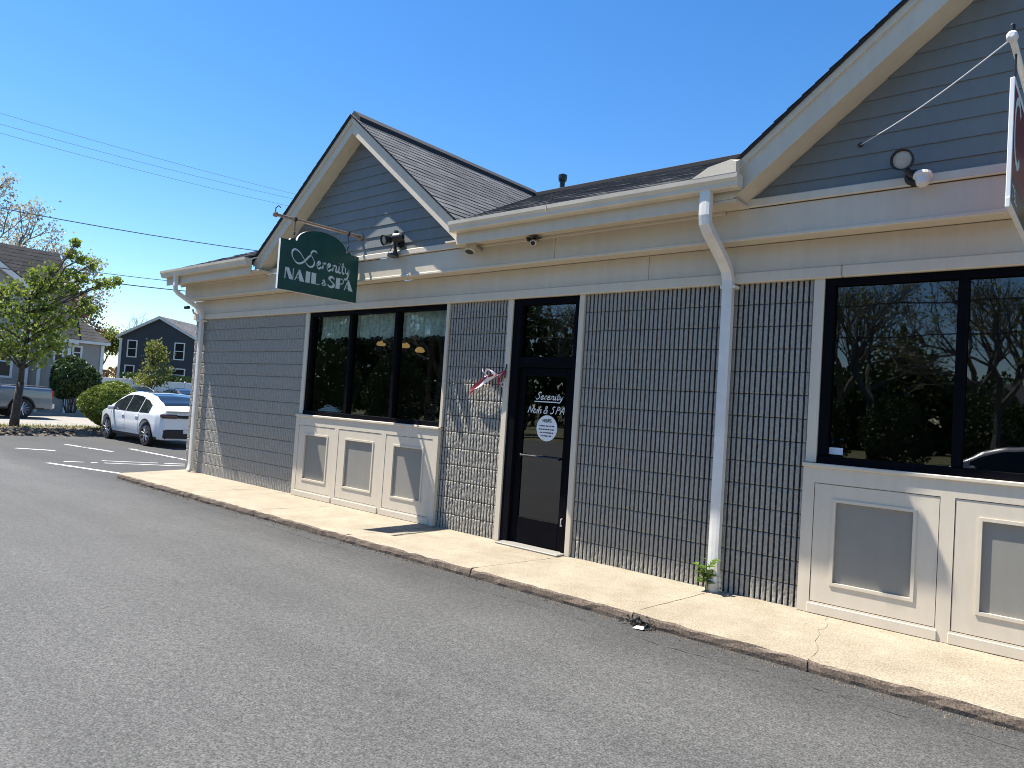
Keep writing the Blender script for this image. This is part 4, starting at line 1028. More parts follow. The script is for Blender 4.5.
# young maple by the street: dense left mass and a loose arm to the upper right
cl = [(0, -.3, 2.45, .5), (.2, .4, 2.3, .45), (-.3, .1, 2.7, .55), (.1, -.75, 2.7, .55), (.2, .75, 2.75, .45), (-.4, -.35, 3.2, .6), (.4, .1, 3.25, .6), (0, .65, 3.3, .5), (.1, -1.1, 3.3, .5), (-.2, 1.0, 2.9, .4), (.3, -.6, 3.65, .55), (-.2, .15, 3.9, .55), (.2, .65, 3.95, .5), (0, -.2, 4.35, .5), (-.1, .45, 4.5, .45), (.1, 1.15, 3.6, .4),
      (.2, .2, 4.85, .35), (-.2, -.75, 4.1, .5), (.1, .9, 4.75, .35), (-.1, .75, 5.2, .28), (0, 1.3, 4.7, .22), (.1, 1.75, 4.3, .22), (0, 1.2, 5.25, .25), (-.1, 1.6, 5.05, .2), (.1, 2.1, 5.0, .2), (0, 2.45, 5.1, .2), (.1, 1.8, 5.65, .22), (0, 1.5, 5.75, .18), (-.1, 1.2, 5.9, .18), (.05, 1.3, 6.25, .12), (0, 1.95, 4.1, .22), (0, 1.5, 4.0, .24), (0, -1.4, 3.9, .5), (.2, -1.2, 4.6, .45), (0, 2.7, 5.25, .16)]
clump_tree('maple_tree', 'young maple with light green leaves on the mulched bed at far left', 'tree', (-26.8, .50, GZ + .02), 1.5, .125, cl, M['leaf_maple'], M['bark'], 3, .125, 165, lean=(0, .08))
# clipped round bush: leaves fill an ellipsoid
def bush(name, label, c, rx, ry, rz, leafm, seed, n, ls, zflat=.2, cat='bush'):
    rr = random.Random(seed); t = empty(name, label, cat, (c[0], c[1], GZ)); lb = MB(); tb = MB()
    lob = [(Vector((rr.gauss(0, 1), rr.gauss(0, 1), rr.gauss(0, .8))).normalized(), rr.uniform(.05, .13)) for _ in range(26)]
    for i in range(n):
        d = Vector((rr.gauss(0, 1), rr.gauss(0, 1), rr.gauss(0, 1))).normalized(); k = 1 - .0 + sum(a * max(0, d.dot(v) - .75) * 4 for v, a in lob) - .06
        f = 1 - .28 * rr.random() ** 2 if rr.random() < .8 else rr.random() ** .5
        p = Vector((c[0] + d.x * rx * f * k, c[1] + d.y * ry * f * k, c[2] + d.z * rz * f * k))
        if p.z < GZ + zflat: continue
        leaf(lb, p, ls * rr.uniform(.6, 1.3), rr)
    for i in range(12):
        a = rr.uniform(0, 6.28); f = rr.uniform(.3, .8); limb(tb, (c[0] + .15 * math.cos(a), c[1] + .15 * math.sin(a), GZ), (c[0] + rx * f * math.cos(a), c[1] + ry * f * math.sin(a), c[2] + rz * rr.uniform(-.2, .6)), .035, .01, rr, .15, 4, 5)
    lb.build('leaves', leafm, t); tb.build('stems', M['bark'], t)
    return t
bush('clipped_bush', 'rounded clipped yellow green bush behind the white car', (-26.3, 3.27, .90), .88, .94, .76, M['leaf_hedge'], 5, 11000, .085)
bush('dark_shrub', 'large dark green shrub against the grey house', (-38.9, 6.0, 1.85), .8, .95, 1.0, M['leaf_dark'], 6, 5000, .15, .75)
# small ornamental tree in front of the navy house
rr = random.Random(40); cl = []
for k in range(26):
    a = rr.uniform(0, 6.28); z = rr.uniform(1.5, 4.6); r = (1.15 if z < 3.4 else 1.15 * (5.0 - z) / 1.6) * rr.uniform(.3, .95); cl.append((r * math.cos(a), r * math.sin(a), z, rr.uniform(.3, .5)))
clump_tree('ornamental_tree', 'small oval light green tree in front of the navy house', 'tree', (-48, 13.4, GZ), 1.0, .11, cl, M['leaf_yel'], M['bark'], 8, .16, 60)

def bare_tree(name, label, base, h, r0, seed, leafm=None, nleaf=0, ls=.2, spread=.9, group=None, levels=5, cat='tree', barkm=None):
    rr = random.Random(seed); t = empty(name, label, cat, base, group=group); tb = MB(); tips = []
    def rec(p, d, L, r, lev):
        n = 3; pts = [p]; dd = d.copy()
        for i in range(n):
            dd = (dd + Vector((rr.gauss(0, .13), rr.gauss(0, .13), rr.gauss(0, .08) + .05))).normalized(); pts.append(pts[-1] + dd * L / n)
        tb.tube(pts, [r * (1 - .35 * i / n) for i in range(n + 1)], 6 if lev > 2 else 3, caps=False)
        if lev == 0: tips.append(pts[-1]); tips.append(pts[-2]); return
        k = 3 if lev > 1 else 4
        for j in range(k):
            a = rr.uniform(0, 6.28); ax = dd.orthogonal().normalized(); ax = Matrix.Rotation(a, 3, dd) @ ax
            nd = (Matrix.Rotation(rr.uniform(.25, .75) * spread, 3, ax) @ dd).normalized()
            rec(pts[-1] if j < 2 else pts[rr.randint(1, n)], nd, L * rr.uniform(.62, .82), r * .58, lev - 1)
    rec(Vector(base) + Vector((0, 0, -.1)), Vector((0, 0, 1)), h * .27, r0, levels)
    tb.build('trunk', barkm or M['bark2'], t)
    if leafm and nleaf:
        lb = MB()
        for i in range(nleaf):
            p = rr.choice(tips); leaf(lb, p + Vector((rr.gauss(0, 1), rr.gauss(0, 1), rr.gauss(0, 1))) * ls * 1.6, ls * rr.uniform(.6, 1.3), rr)
        lb.build('crown', leafm, t)
    return t
# trees behind the houses
bare_tree('budding_tree', 'tall pale budding tree behind the grey house roof', (-62, 6.4, 0), 19, .45, 51, M['leaf_blossom'], 6500, .2, .95)
bare_tree('budding_tree', 'lower pale budding tree to the right of the tall one over the grey roof', (-66, 10.3, 0), 15.0, .36, 52, M['leaf_blossom'], 4200, .2, .95)
bare_tree('brown_budding_tree', 'reddish brown budding tree behind the wing of the grey house', (-76, 17.2, 0), 13.2, .3, 53, M['leaf_brown'], 4200, .26, .9)
bare_tree('spring_tree', 'yellow green tree between the grey and the navy house', (-80, 21.2, 0), 8.2, .28, 54, M['leaf_yel'], 7000, .26, .95)
bare_tree('bare_tree', 'leafless grey tree showing over the left roof slope of the navy house', (-98, 32.5, 0), 15.5, .22, 55, spread=1.1)

b = MB(); rr = random.Random(96)
for i in range(9000):
    y = rr.uniform(-12, 70); leaf(b, (-112 + rr.uniform(-4, 4), y, (4.5 + 1.2 * math.sin(y * .5) + .8 * math.sin(y * 1.3)) * rr.random() ** .7), rr.uniform(.35, .8), rr)
o = b.build('tree_line', M['leaf_brown']); o['kind'] = 'stuff'; o['label'] = 'far low belt of brown green trees behind the houses'; o['category'] = 'wood'
# ------------------------------------------------------------------ vehicles
def lerp_tab(tab, x):
    if x <= tab[0][0]: return tab[0][1]
    for (a, va), (b_, vb) in zip(tab[:-1], tab[1:]):
        if x <= b_:
            t = (x - a) / (b_ - a); t = t * t * (3 - 2 * t) * .5 + t * .5; return va + (vb - va) * t
    return tab[-1][1]

def vehicle(name, label, cat, loc, rz, spec, group=None):
    t = empty(name, label, cat, loc, rz, group); P = spec
    L2 = P['len'] / 2; W2 = P['wid'] / 2; wr = P['wr']
    top = P['top']; belt = P['belt']; plan = P['plan']
    def zb(x):
        z = P['clear']
        for wx in P['axles']:
            d = abs(x - wx); ra = wr + .06
            if d < ra: z = max(z, wr - .0 + math.sqrt(ra * ra - d * d) - .0)
        return z
    def hw(x, z):
        w = W2 * lerp_tab(plan, x); bz = belt
        if z > bz: w -= (z - bz) * P['tumble']
        elif z < .45: w -= (.45 - z) * .25
        else: w += .012 * math.sin((z - .45) / (bz - .45) * math.pi)
        return max(w, .05)
    n = 110; xs = sorted([-L2 + 2 * L2 * i / n for i in range(n + 1)] + [a + s_ * (wr + .0599) for a in P['axles'] for s_ in (-1, 1)])
    b = MB(); rows = 16; R = 0
    ring = []
    for x in xs:
        z0, z1 = zb(x), max(lerp_tab(top, x), zb(x) + .03); pts = []
        for k in range(rows + 1):
            z = z0 + (z1 - z0) * k / rows; pts.append((hw(x, z), z))
        yt = pts[-1][0]; pts[-1] = (yt - .05, z1); pts.insert(-1, (yt - .012, z1 - .03))
        for f in (.75, .4): pts.append((yt * f, z1 + .035 * (1 - f) * P.get('crown', 1)))
        pts.append((0, z1 + .035 * P.get('crown', 1)))
        full = [(x, -y, z) for y, z in pts] + [(x, y, z) for y, z in reversed(pts[:-1])]
        ring.append(full)
    K = len(ring[0])
    for r in ring: b.v += r
    for i in range(len(xs) - 1):
        for k in range(K - 1):
            a = i * K + k; b.f.append((a, a + K, a + K + 1, a + 1)); b.uv.append([(0, 0)] * 4)
        a = i * K; b.f.append((a, a + K - 1, a + 2 * K - 1, a + K)); b.uv.append([(0, 0)] * 4)
    b.f.append(tuple(range(K))); b.f.append(tuple(reversed([(len(xs) - 1) * K + k for k in range(K)]))); b.uv += [[(0, 0)] * K] * 2
    body = b.build('body', P['paint'], t, True, True)
    try:
        pass
    finally: pass
    def side_patch(bm, s_, poly, off=.006, nx=14, nz=5):
        """poly = (x0,x1,zlow(x),zhigh(x))"""
        x0, x1, lo, hi = poly
        for i in range(nx):
            for k in range(nz):
                q = []
                for (ii, kk) in ((i, k), (i + 1, k), (i + 1, k + 1), (i, k + 1)):
                    x = x0 + (x1 - x0) * ii / nx; z = lo(x) + (hi(x) - lo(x)) * kk / nz; q.append((x, s_ * (hw(x, z) + off), z))
                bm.quad(*(q if s_ < 0 else q[::-1]))
    for s_ in (-1, 1):
        for w in P['windows']:
            bm = MB(); side_patch(bm, s_, (w[0], w[1], lambda x: belt + .02, lambda x: max(belt + .03, min(lerp_tab(top, x) - w[2], belt + .9)))); bm.build('side_window', M['car_glass'], t, True)
        bm = MB(); side_patch(bm, s_, (-L2 + .3, L2 - .3, lambda x: zb(x) - .005, lambda x: zb(x) + (.075 if zb(x) <= P['clear'] + .001 else .05)), .008, 80, 1); bm.build('sill_cladding', M['trim'], t, True)
        for dx in P['doors']:
            bm = MB(); side_patch(bm, s_, (dx, dx + .012, lambda x: P['clear'] + .1, lambda x: belt + .01), .004, 1, 6); dd = bm.build('door_seam', M['trim'], t, True)
        for dx in P['handles']:
            bm = MB(); x, z = dx, belt - .12; y = s_ * (hw(x, z) + .012); bm.box(x - .09, x + .09, y - .012, y + .012, z - .014, z + .014, .006); bm.build('door_handle', P['paint'], t, True)
        bm = MB(); x, z = P['mirror'], belt + .06; y = s_ * (hw(x, z) + .10); bm.box(x - .05, x + .06, y - .09, y + .09, z - .06, z + .07, .03); bm.build('mirror', P['paint'], t, True)
        for wx in P['axles']:
            yw = s_ * (W2 * lerp_tab(plan, wx) - .115)
            bm = MB(); a = Vector((0, s_, 0)); bm.lathe((wx, yw, wr), a, [(-.11, wr * .7), (-.11, wr * .95), (-.07, wr), (.07, wr), (.105, wr * .95), (.108, wr * .72), (.04, wr * .68), (.04, .02)], 28); wl = bm.build('wheel', M['rubber'], t, True)
            bm = MB(); bm.lathe((wx, yw, wr), a, [(.05, wr * .695), (.108, wr * .70), (.112, wr * .66), (.06, wr * .63), (.055, .05), (.055, .02)], 28); bm.build('rim_dish', M['rim_dark'], wl, True)
            bm = MB()
            for k in range(P.get('spokes', 5)):
                an = 2 * math.pi * k / P.get('spokes', 5); d = Vector((math.cos(an), 0, math.sin(an))); e = Vector((-math.sin(an), 0, math.cos(an))); c = Vector((wx, yw + s_ * .095, wr))
                for sp in (-1, 1):
                    p0 = c + d * .05 + e * .012 * sp; p1 = c + d * wr * .66 + e * .06 * sp; bm.tube([p0, p1], [.022, .026], 5)
            bm.lathe((wx, yw, wr), a, [(.07, .07), (.105, .065), (.11, .04)], 14); bm.build('rim_spokes', M['rim'], wl, True)
    # windscreen and rear window follow the roofline
    def top_patch(x0, x1, f, nm, off=.007, n=12):
        bm = MB()
        for i in range(n):
            for j in range(8):
                q = []
                for ii, jj in ((i, j), (i + 1, j), (i + 1, j + 1), (i, j + 1)):
                    x = x0 + (x1 - x0) * ii / n; z1 = lerp_tab(top, x); y = (hw(x, z1) - .07) * f * (jj / 4 - 1); ay = abs(y) / max(.01, hw(x, z1) - .01)
                    q.append((x, y, z1 + .035 * P.get('crown', 1) * (1 - ay) + off))
                bm.quad(*q)
        return bm.build(nm, M['car_glass'], t, True)
    for nm, x0, x1, f in P['glass']: top_patch(x0, x1, f, nm)
    for nm, mk, x0, x1, y0, y1, z0, z1, bv in P['boxes']:
        bm = MB(); bm.box(x0, x1, y0, y1, z0, z1, bv); bm.build(nm, M[mk] if mk != 'paint' else P['paint'], t, True)
    return t

def ev_spec(paint):
    return dict(len=4.75, wid=1.92, wr=.36, clear=.24, belt=.98, tumble=.42, crown=1., paint=paint, axles=(1.42, -1.47), spokes=5,
        top=[(-2.375, .62), (-2.36, .80), (-2.33, .98), (-2.27, 1.10), (-2.15, 1.16), (-1.75, 1.34), (-1.2, 1.515), (-.6, 1.60), (-.05, 1.62), (.35, 1.58), (.75, 1.44), (1.15, 1.20), (1.4, 1.03), (1.8, .95), (2.1, .86), (2.28, .74), (2.36, .60), (2.375, .5)],
        plan=[(-2.375, .80), (-2.25, .90), (-2.0, .965), (-1.5, 1.), (1.4, 1.), (1.9, .95), (2.2, .84), (2.375, .66)],
        windows=[(.02, 1.0, .10), (-.92, -.02, .10), (-1.62, -.97, .12)], doors=(1.05, .0, -1.0), handles=(.15, -.85), mirror=.92,
        glass=[('windscreen', .42, 1.36, .92), ('glass_roof', -.6, .36, .84), ('rear_window', -1.98, -.78, .86)],
        boxes=[('tail_light', 'tail', -2.40, -2.20, .42, .88, .89, 1.01, .03), ('tail_light', 'tail', -2.40, -2.20, -.88, -.42, .89, 1.01, .03), ('tail_bar', 'trim', -2.395, -2.3, -.415, .415, .90, .985, .02),
               ('spoiler_lip', 'paint', -2.39, -2.2, -.74, .74, 1.085, 1.13, .02), ('rear_diffuser', 'trim', -2.405, -2.1, -.80, .80, .27, .58, .05), ('number_plate', 'plate', -2.425, -2.404, -.26, .26, .44, .57, .004),
               ('headlight', 'head', 2.0, 2.25, .5, .78, .66, .76, .03), ('headlight', 'head', 2.0, 2.25, -.78, -.5, .66, .76, .03), ('grille', 'trim', 2.2, 2.375, -.5, .5, .28, .42, .03)])
vehicle('parked_car', 'white electric hatchback parked past the shop corner beside the round bush', 'car', (-22.1, 2.90, GZ), math.pi, ev_spec(M['car_white'])).scale = (.95, .95, .92)
# pickup
TR = dict(len=5.9, wid=2.03, wr=.42, clear=.40, belt=1.22, tumble=.34, crown=.4, paint=M['car_grey'], axles=(1.85, -1.85), spokes=6,
    top=[(-2.95, .70), (-2.93, 1.18), (-2.90, 1.30), (-1.06, 1.34), (-1.03, 1.5), (-.98, 1.84), (-.8, 1.92), (0, 1.95), (.55, 1.92), (.9, 1.75), (1.35, 1.34), (1.45, 1.28), (2.5, 1.20), (2.8, 1.10), (2.93, .9), (2.95, .6)],
    plan=[(-2.95, .97), (-2.5, 1.), (2.2, 1.), (2.7, .95), (2.95, .84)], windows=[(.05, 1.05, .12), (-.85, -.02, .12)], doors=(1.15, .02, -.9), handles=(.2, -.75), mirror=1.05,
    glass=[('windscreen', .72, 1.33, .92)],
    boxes=[('rear_bumper', 'white_metal', -3.06, -2.90, -.95, .95, .45, .66, .03), ('tail_light', 'tail_red', -2.97, -2.86, .80, .99, .92, 1.22, .02), ('tail_light', 'tail_red', -2.97, -2.86, -.99, -.80, .92, 1.22, .02),
           ('bed_cover', 'trim', -2.86, -1.1, -.84, .84, 1.345, 1.37, .01), ('front_grille', 'trim', 2.85, 2.97, -.7, .7, .65, 1.02, .03), ('headlight', 'head', 2.75, 2.93, .72, .95, .85, 1.02, .03), ('headlight', 'head', 2.75, 2.93, -.95, -.72, .85, 1.02, .03), ('front_bumper', 'white_metal', 2.85, 3.02, -.9, .9, .42, .62, .03)])
vehicle('pickup_truck', 'grey blue pickup truck parked on the pale street behind the young maple', 'pickup', (-35.5, .9, GZ - .02), -math.pi / 2, TR)
vehicle('parked_car', 'white car roof showing between the round bush and the small oval tree', 'car', (-46.5, 11.9, GZ), math.pi * .03, ev_spec(M['car_white']), 'cars parked in the far yard')
vehicle('parked_car', 'dark car right of the white one in front of the vinyl fence', 'car', (-46.8, 14.9, GZ), math.pi * .98, ev_spec(M['car_dark']), 'cars parked in the far yard')

# ------------------------------------------------------------------ houses and fence
def win(root, x, y0, y1, z0, z1, face='x', T=None, split=True):
    T = T or (lambda a, c, d: (a, c, d)); w = .10
    b = MB(); b.box(x, x + .05, y0 - w, y0, z0 - w, z1 + w); b.box(x, x + .05, y1, y1 + w, z0 - w, z1 + w); b.box(x, x + .05, y0 + .001, y1 - .001, z1, z1 + w); b.box(x, x + .05, y0 + .001, y1 - .001, z0 - w, z0)
    if split: zm = (z0 + z1) / 2; b.box(x + .0, x + .035, y0 + .001, y1 - .001, zm - .03, zm + .03)
    b.v = [T(*p) for p in b.v]; f = b.build('window', M['house_trim'], root)
    b = MB(); b.box(x + .004, x + .012, y0, y1, z0, z1); b.v = [T(*p) for p in b.v]; b.build('pane', M['house_glass'], f)
HX = -42.0
H1 = empty('grey_house', 'grey beige clapboard house with brown roof across the street at far left', 'house', (-46, 1, 0))
b = MB(); b.box(-50, HX, -9, 6.75, -.05, 4.2)
b.prism([(-50, 4.2), (HX, 4.2), (-46, 8.55)], 'y', -9, 6.74)
b.build('wall', M['house_grey'], H1)
b = MB(); shingles(b, (HX + .35, -9.3, 3.90), (HX + .35, 7.05, 3.90), (-46, 7.05, 8.85), (-46, -9.3, 8.85), 60, .3); shingles(b, (-50.35, 7.05, 3.90), (-50.35, -9.3, 3.90), (-46, -9.3, 8.85), (-46, 7.05, 8.85), 61, .3); b.build('roof', M['house_roof'], H1)
b = MB()
for y in (6.80, -9.25):
    b.prism([(HX + .32, 3.62), (HX + .32, 3.86), (-46, 8.80), (-46, 8.45)], 'y', y, y + .2); b.prism([(-50.32, 3.62), (-50.32, 3.86), (-46, 8.80), (-46, 8.45)], 'y', y, y + .2)
b.box(HX + .18, HX + .34, -9.04, 6.79, 3.68, 3.88); b.box(HX, HX + .06, 6.6, 6.76, 0, 3.68)
b.build('white_trim', M['house_trim'], H1)
# projecting front gable at left
b = MB(); b.box(HX + .01, HX + .9, -5.0, 4.65, -.05, 6.0); b.prism([(-5.0, 6.0), (4.65, 6.0), (-.15, 9.2)], 'x', HX - 2.5, HX + .9); b.build('front_gable', M['house_grey'], H1)
b = MB(); shingles(b, (HX + 1.2, 5.0, 5.85), (HX - 3.4, 5.0, 5.85), (HX - 4.5, -.15, 9.45), (HX + 1.2, -.15, 9.45), 62, .3); shingles(b, (HX - 3.4, -5.3, 5.85), (HX + 1.2, -5.3, 5.85), (HX + 1.2, -.15, 9.45), (HX - 4.5, -.15, 9.45), 63, .3); b.build('gable_roof', M['house_roof'], H1)
b = MB(); b.prism([(5.0, 5.55), (5.0, 5.82), (-.15, 9.42), (-.15, 9.05)], 'x', HX + 1.0, HX + 1.2); b.prism([(-5.3, 5.55), (-5.3, 5.82), (-.15, 9.42), (-.15, 9.05)], 'x', HX + 1.0, HX + 1.2); b.box(HX + .9, HX + .97, 4.5, 4.66, 0, 5.6); b.build('gable_trim', M['house_trim'], H1)
for y0, y1, z0, z1 in ((3.0, 3.75, 5.0, 6.05), (2.7, 3.9, 1.75, 3.15), (.5, 1.6, 1.75, 3.15)): win(H1, HX + .905, y0, y1, z0, z1)
win(H1, HX + .005, 6.05, 6.35, 2.7, 3.45)
b = MB(); b.box(HX + .9, HX + .98, -5.0, 4.65, 3.42, 3.60); b.build('band_board', M['house_trim'], H1)
for y in (5.25,): 
    b = MB(); b.box(HX + .3, HX + .46, y - .08, y + .08, 0, 3.4); b.build('porch_post', M['house_trim'], H1)
# wing with hipped roof
b = MB(); b.box(-49, HX - .3, 6.77, 8.45, -.05, 3.95); b.build('wing_wall', M['house_grey'], H1)
b = MB(); shingles(b, (HX - .05, 6.8, 3.9), (HX - .05, 8.7, 3.9), (-45.2, 7.0, 6.1), (-45.2, 6.8, 6.1), 65, .3); shingles(b, (HX - .05, 8.7, 3.9), (-49.2, 8.7, 3.9), (-47, 7.0, 6.1), (-45.2, 7.0, 6.1), 66, .3); b.build('wing_roof', M['house_roof'], H1)
b = MB(); b.box(HX - .18, HX - .04, 6.81, 8.68, 3.74, 3.89); b.box(HX - .3, HX - .24, 8.3, 8.46, 0, 3.73); b.box(HX - .3, HX - .25, 6.78, 8.29, 2.0, 2.16); b.build('wing_trim', M['house_trim'], H1)
win(H1, HX - .298, 7.0, 7.3, 2.95, 3.5, split=True); 
# navy house (turned so its right roof slope shows)
H2 = empty('navy_house', 'dark navy two storey house with white trim behind the vinyl fence', 'house', (-70, 19.6, 0))
f_ = Vector((.80, .60, 0)); r_ = Vector((-.60, .80, 0)); O2 = Vector((-70, 19.6, 0))
def HT(a, c, d): p = O2 + f_ * c - r_ * a + Vector((0, 0, d)); return tuple(p)      # a: out of the front, c: along the front, d: up
def hb(fn, name, material):
    b = MB(); fn(b); b.v = [HT(*p) for p in b.v]; return b.build(name, material, H2)
WID = 7.4; ZE2 = 6.1; ZR2 = 8.1
hb(lambda b: (b.box(-11, 0, 0, WID, -.05, ZE2), b.prism([(0, ZE2 + .001), (WID, ZE2 + .001), (WID / 2, ZR2 - .12)], 'x', -11, 0)), 'wall', M['house_blue'])
def roof2(b):
    shingles(b, (.3, WID + .3, ZE2 - .02), (-11.3, WID + .3, ZE2 - .02), (-11.3, WID / 2, ZR2), (.3, WID / 2, ZR2), 70, .3); shingles(b, (-11.3, -.3, ZE2 - .02), (.3, -.3, ZE2 - .02), (.3, WID / 2, ZR2), (-11.3, WID / 2, ZR2), 71, .3)
hb(roof2, 'roof', M['shingle'])
hb(lambda b: (b.prism([(-.3, ZE2 - .22), (-.3, ZE2 - .04), (WID / 2, ZR2 - .02), (WID / 2, ZR2 - .24)], 'x', .12, .3), b.prism([(WID + .3, ZE2 - .22), (WID + .3, ZE2 - .04), (WID / 2, ZR2 - .02), (WID / 2, ZR2 - .24)], 'x', .12, .3), b.box(0.001, .06, -.02, .22, 0, ZE2 - .2), b.box(.001, .06, WID - .2, WID + .02, 0, ZE2 - .2)), 'white_trim', M['house_trim'])
hb(lambda b: b.box(-3.4, -2.9, WID * .8, WID * .8 + .5, 6.5, 7.9), 'chimney', M['house_grey'])
for c0, c1, z0, z1 in ((.85, 1.6, 4.3, 5.7), (5.3, 6.1, 4.3, 5.7), (.75, 1.5, 2.0, 3.4), (5.2, 6.3, 2.35, 3.35)): win(H2, .003, c0, c1, z0, z1, T=HT)
# vinyl fence in front of the navy house, dark hedge behind it
FN = empty('vinyl_fence', 'white vinyl fence behind the far parked cars', 'fence', (-50.2, 15, 0))
b = MB(); y = 9.4
while y < 22:
    b.box(-50.23, -50.17, y + .06, y + 1.77, .12, 2.08, .01); y += 1.83
b.build('fence_panel', M['vinyl'], FN)
y = 9.4
while y < 22.5:
    b = MB(); b.box(-50.27, -50.13, y - .065, y + .055, 0, 2.16, .01); b.build('fence_post', M['vinyl'], FN); y += 1.83
b = MB(); rr = random.Random(77); t = empty('hedge', 'dark green hedge top behind the vinyl fence', 'hedge', (-52, 15.5, 0))
for i in range(5200): leaf(b, (rr.uniform(-52.7, -51.3), rr.uniform(13.2, 20), 1.0 + 1.45 * rr.random() ** .6 + .12 * math.sin(i)), .2 * rr.uniform(.6, 1.3), rr)
b.build('leaves', M['leaf_dark'], t)
b = MB()
for k in range(14): limb(b, (-52, 13.4 + k * .48, 0), (-52 + rr.uniform(-.3, .3), 13.4 + k * .48, 1.9), .04, .015, rr)
b.build('stems', M['bark'], t)

# ------------------------------------------------------------------ utility wires on their poles
def utility_pole(x, y, h, label):
    t = empty('utility_pole', label, 'utility pole', (x, y, 0)); b = MB(); b.tube([(x, y, -.2), (x, y, h * .5), (x, y, h)], [.17, .15, .11], 12); b.build('pole', M['wood_pole'], t)
    b = MB(); b.box(x - 1.2, x + 1.2, y - .06, y + .06, h - .75, h - .62, .01); b.build('crossarm', M['wood_pole'], t)
    b = MB(); b.tube([(x + .17, y + .3, 7.2), (x + .17, y + .3, 8.1)], .2, 12); b.build('transformer', M['panel_grey'], t)
    return t
Y0, Y1 = -22, 52
utility_pole(-31, Y0, 12.9, 'wooden utility pole left of the picture carrying the street wires')
def wire(dx, pts, r, material, label, group=None):
    """pts: (y,z) with a parabola through them"""
    (ya, za), (yb, zb_), (yc, zc) = pts; b = MB(); P = []
    for i in range(49):
        y = Y0 + (Y1 - Y0) * i / 48
        z = za * (y - yb) * (y - yc) / ((ya - yb) * (ya - yc)) + zb_ * (y - ya) * (y - yc) / ((yb - ya) * (yb - yc)) + zc * (y - ya) * (y - yb) / ((yc - ya) * (yc - yb)); P.append((-31 + dx, y, z))
    b.tube(P, r, 5); tag(b.build('utility_wire', material), label, 'wire', group)
G = 'utility wires along the street'
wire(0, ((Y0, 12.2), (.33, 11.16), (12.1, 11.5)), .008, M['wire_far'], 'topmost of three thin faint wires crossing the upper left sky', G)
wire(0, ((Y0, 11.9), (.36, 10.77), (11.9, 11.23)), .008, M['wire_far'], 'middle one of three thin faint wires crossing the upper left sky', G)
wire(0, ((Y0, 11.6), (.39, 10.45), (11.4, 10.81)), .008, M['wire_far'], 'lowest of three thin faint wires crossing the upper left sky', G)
wire(0, ((Y0, 8.9), (.59, 7.77), (10.4, 8.33)), .018, M['wire'], 'single dark cable between the faint wires and the young maple top', G)
wire(0, ((Y0, 7.6), (.75, 5.95), (6.38, 6.2)), .013, M['wire'], 'thinner upper one of two low cables leaving the maple for the eave', G)
wire(0, ((Y0, 7.2), (.75, 5.62), (7.03, 5.88)), .020, M['wire'], 'thicker lower one of two low cables leaving the maple for the eave', G)

# ------------------------------------------------------------------ what the shop windows reflect: far side of the lot
mound(-60, 40, -75, -31, .05, 'far_lawn', M['grass_ground'], 'lawn on the far side of the lot', 'lawn', 9, 30, 20)
G = 'bare trees across the lot'
proto = bare_tree('bare_tree', 'leafless tree across the lot, seen only as a reflection in the shop windows', (-10, -34, 0), 12.5, .26, 91, M['leaf_yel'], 900, .14, 1.0, group=G, levels=6)
rr = random.Random(92)
for k, (x, y, s_) in enumerate([(-17, -36, 1.0), (-4.5, -33, .95), (-13.5, -40, 1.15), (2.5, -35, 1.15), (-22, -31, 1.1), (-29, -34, 1.0), (-37, -28, 1.15), (-46, -31, 1.2), (-7, -43, 1.2), (-1, -27, .8)]):
    c = copy_tree(proto); c.location = (x, y, 0); c.rotation_euler = (0, 0, rr.uniform(0, 6.28)); c.scale = (s_, s_, s_)
G = 'evergreen bushes across the lot'
proto = bush('evergreen_bush', 'tall dark evergreen bush across the lot, seen only as a reflection in the shop windows', (-12, -31, 1.7), 1.6, 1.6, 1.9, M['leaf_dark'], 93, 6000, .15); proto['group'] = G
for x, y, s_ in ((-8.5, -32, .9), (-15.5, -32, 1.25), (-19, -33, 1.4), (-25, -32, 1.2), (-33, -30, 1.5), (-40, -27, 1.3), (-49, -27, 1.6), (-5, -37, 1.1)):
    c = copy_tree(proto); c.location = (x, y, GZ); c.scale = (s_, s_, s_)
b = MB(); rr = random.Random(95)
for i in range(42000):
    x = rr.uniform(-110, 30); h = (7.5 if x > -24 else 14.5) + 2.2 * math.sin(x * .31) + 1.3 * math.sin(x * .83 + 1); leaf(b, (x, -62 + rr.uniform(-3, 3) + max(0, -x - 40) * .55, h * rr.random() ** .75), rr.uniform(.25, .6), rr)
for i in range(14000):
    x = rr.uniform(-112, 30); h = .86 * ((6.8 if x > -24 else 14.0) + 2.2 * math.sin(x * .31) + 1.3 * math.sin(x * .83 + 1)); leaf(b, (x, -64 + rr.uniform(-2, 2) + max(0, -x - 40) * .55, h * rr.random() ** .8), rr.uniform(.8, 1.5), rr)
o = b.build('far_wood', M['leaf_dark']); o['kind'] = 'stuff'; o['label'] = 'far brown green wood across the lot, seen in the window reflections'; o['category'] = 'wood'
for x in (-48, 26):
    t = empty('utility_pole', 'wooden pole at the %s end of the cables across the lot' % ('far' if x < 0 else 'near'), 'utility pole', (x, -24, 0)); b = MB(); b.tube([(x, -24, -.2), (x, -24, 5), (x, -24, 8.6)], [.16, .14, .11], 12); b.build('pole', M['wood_pole'], t); b = MB(); b.box(x - .06, x + .06, -25, -23, 8.1, 8.22, .01); b.build('crossarm', M['wood_pole'], t)
for z, lab in ((8.15, 'upper cable across the lot, seen as a reflection in the right window'), (6.9, 'lower cable across the lot, seen as a reflection in the right window')):
    b = MB(); b.tube([(-48 + 74 * k / 24, -24, z - 1.35 * math.sin(math.pi * k / 24)) for k in range(25)], .03, 5); tag(b.build('utility_wire', M['wire']), lab, 'wire', 'cables across the lot')
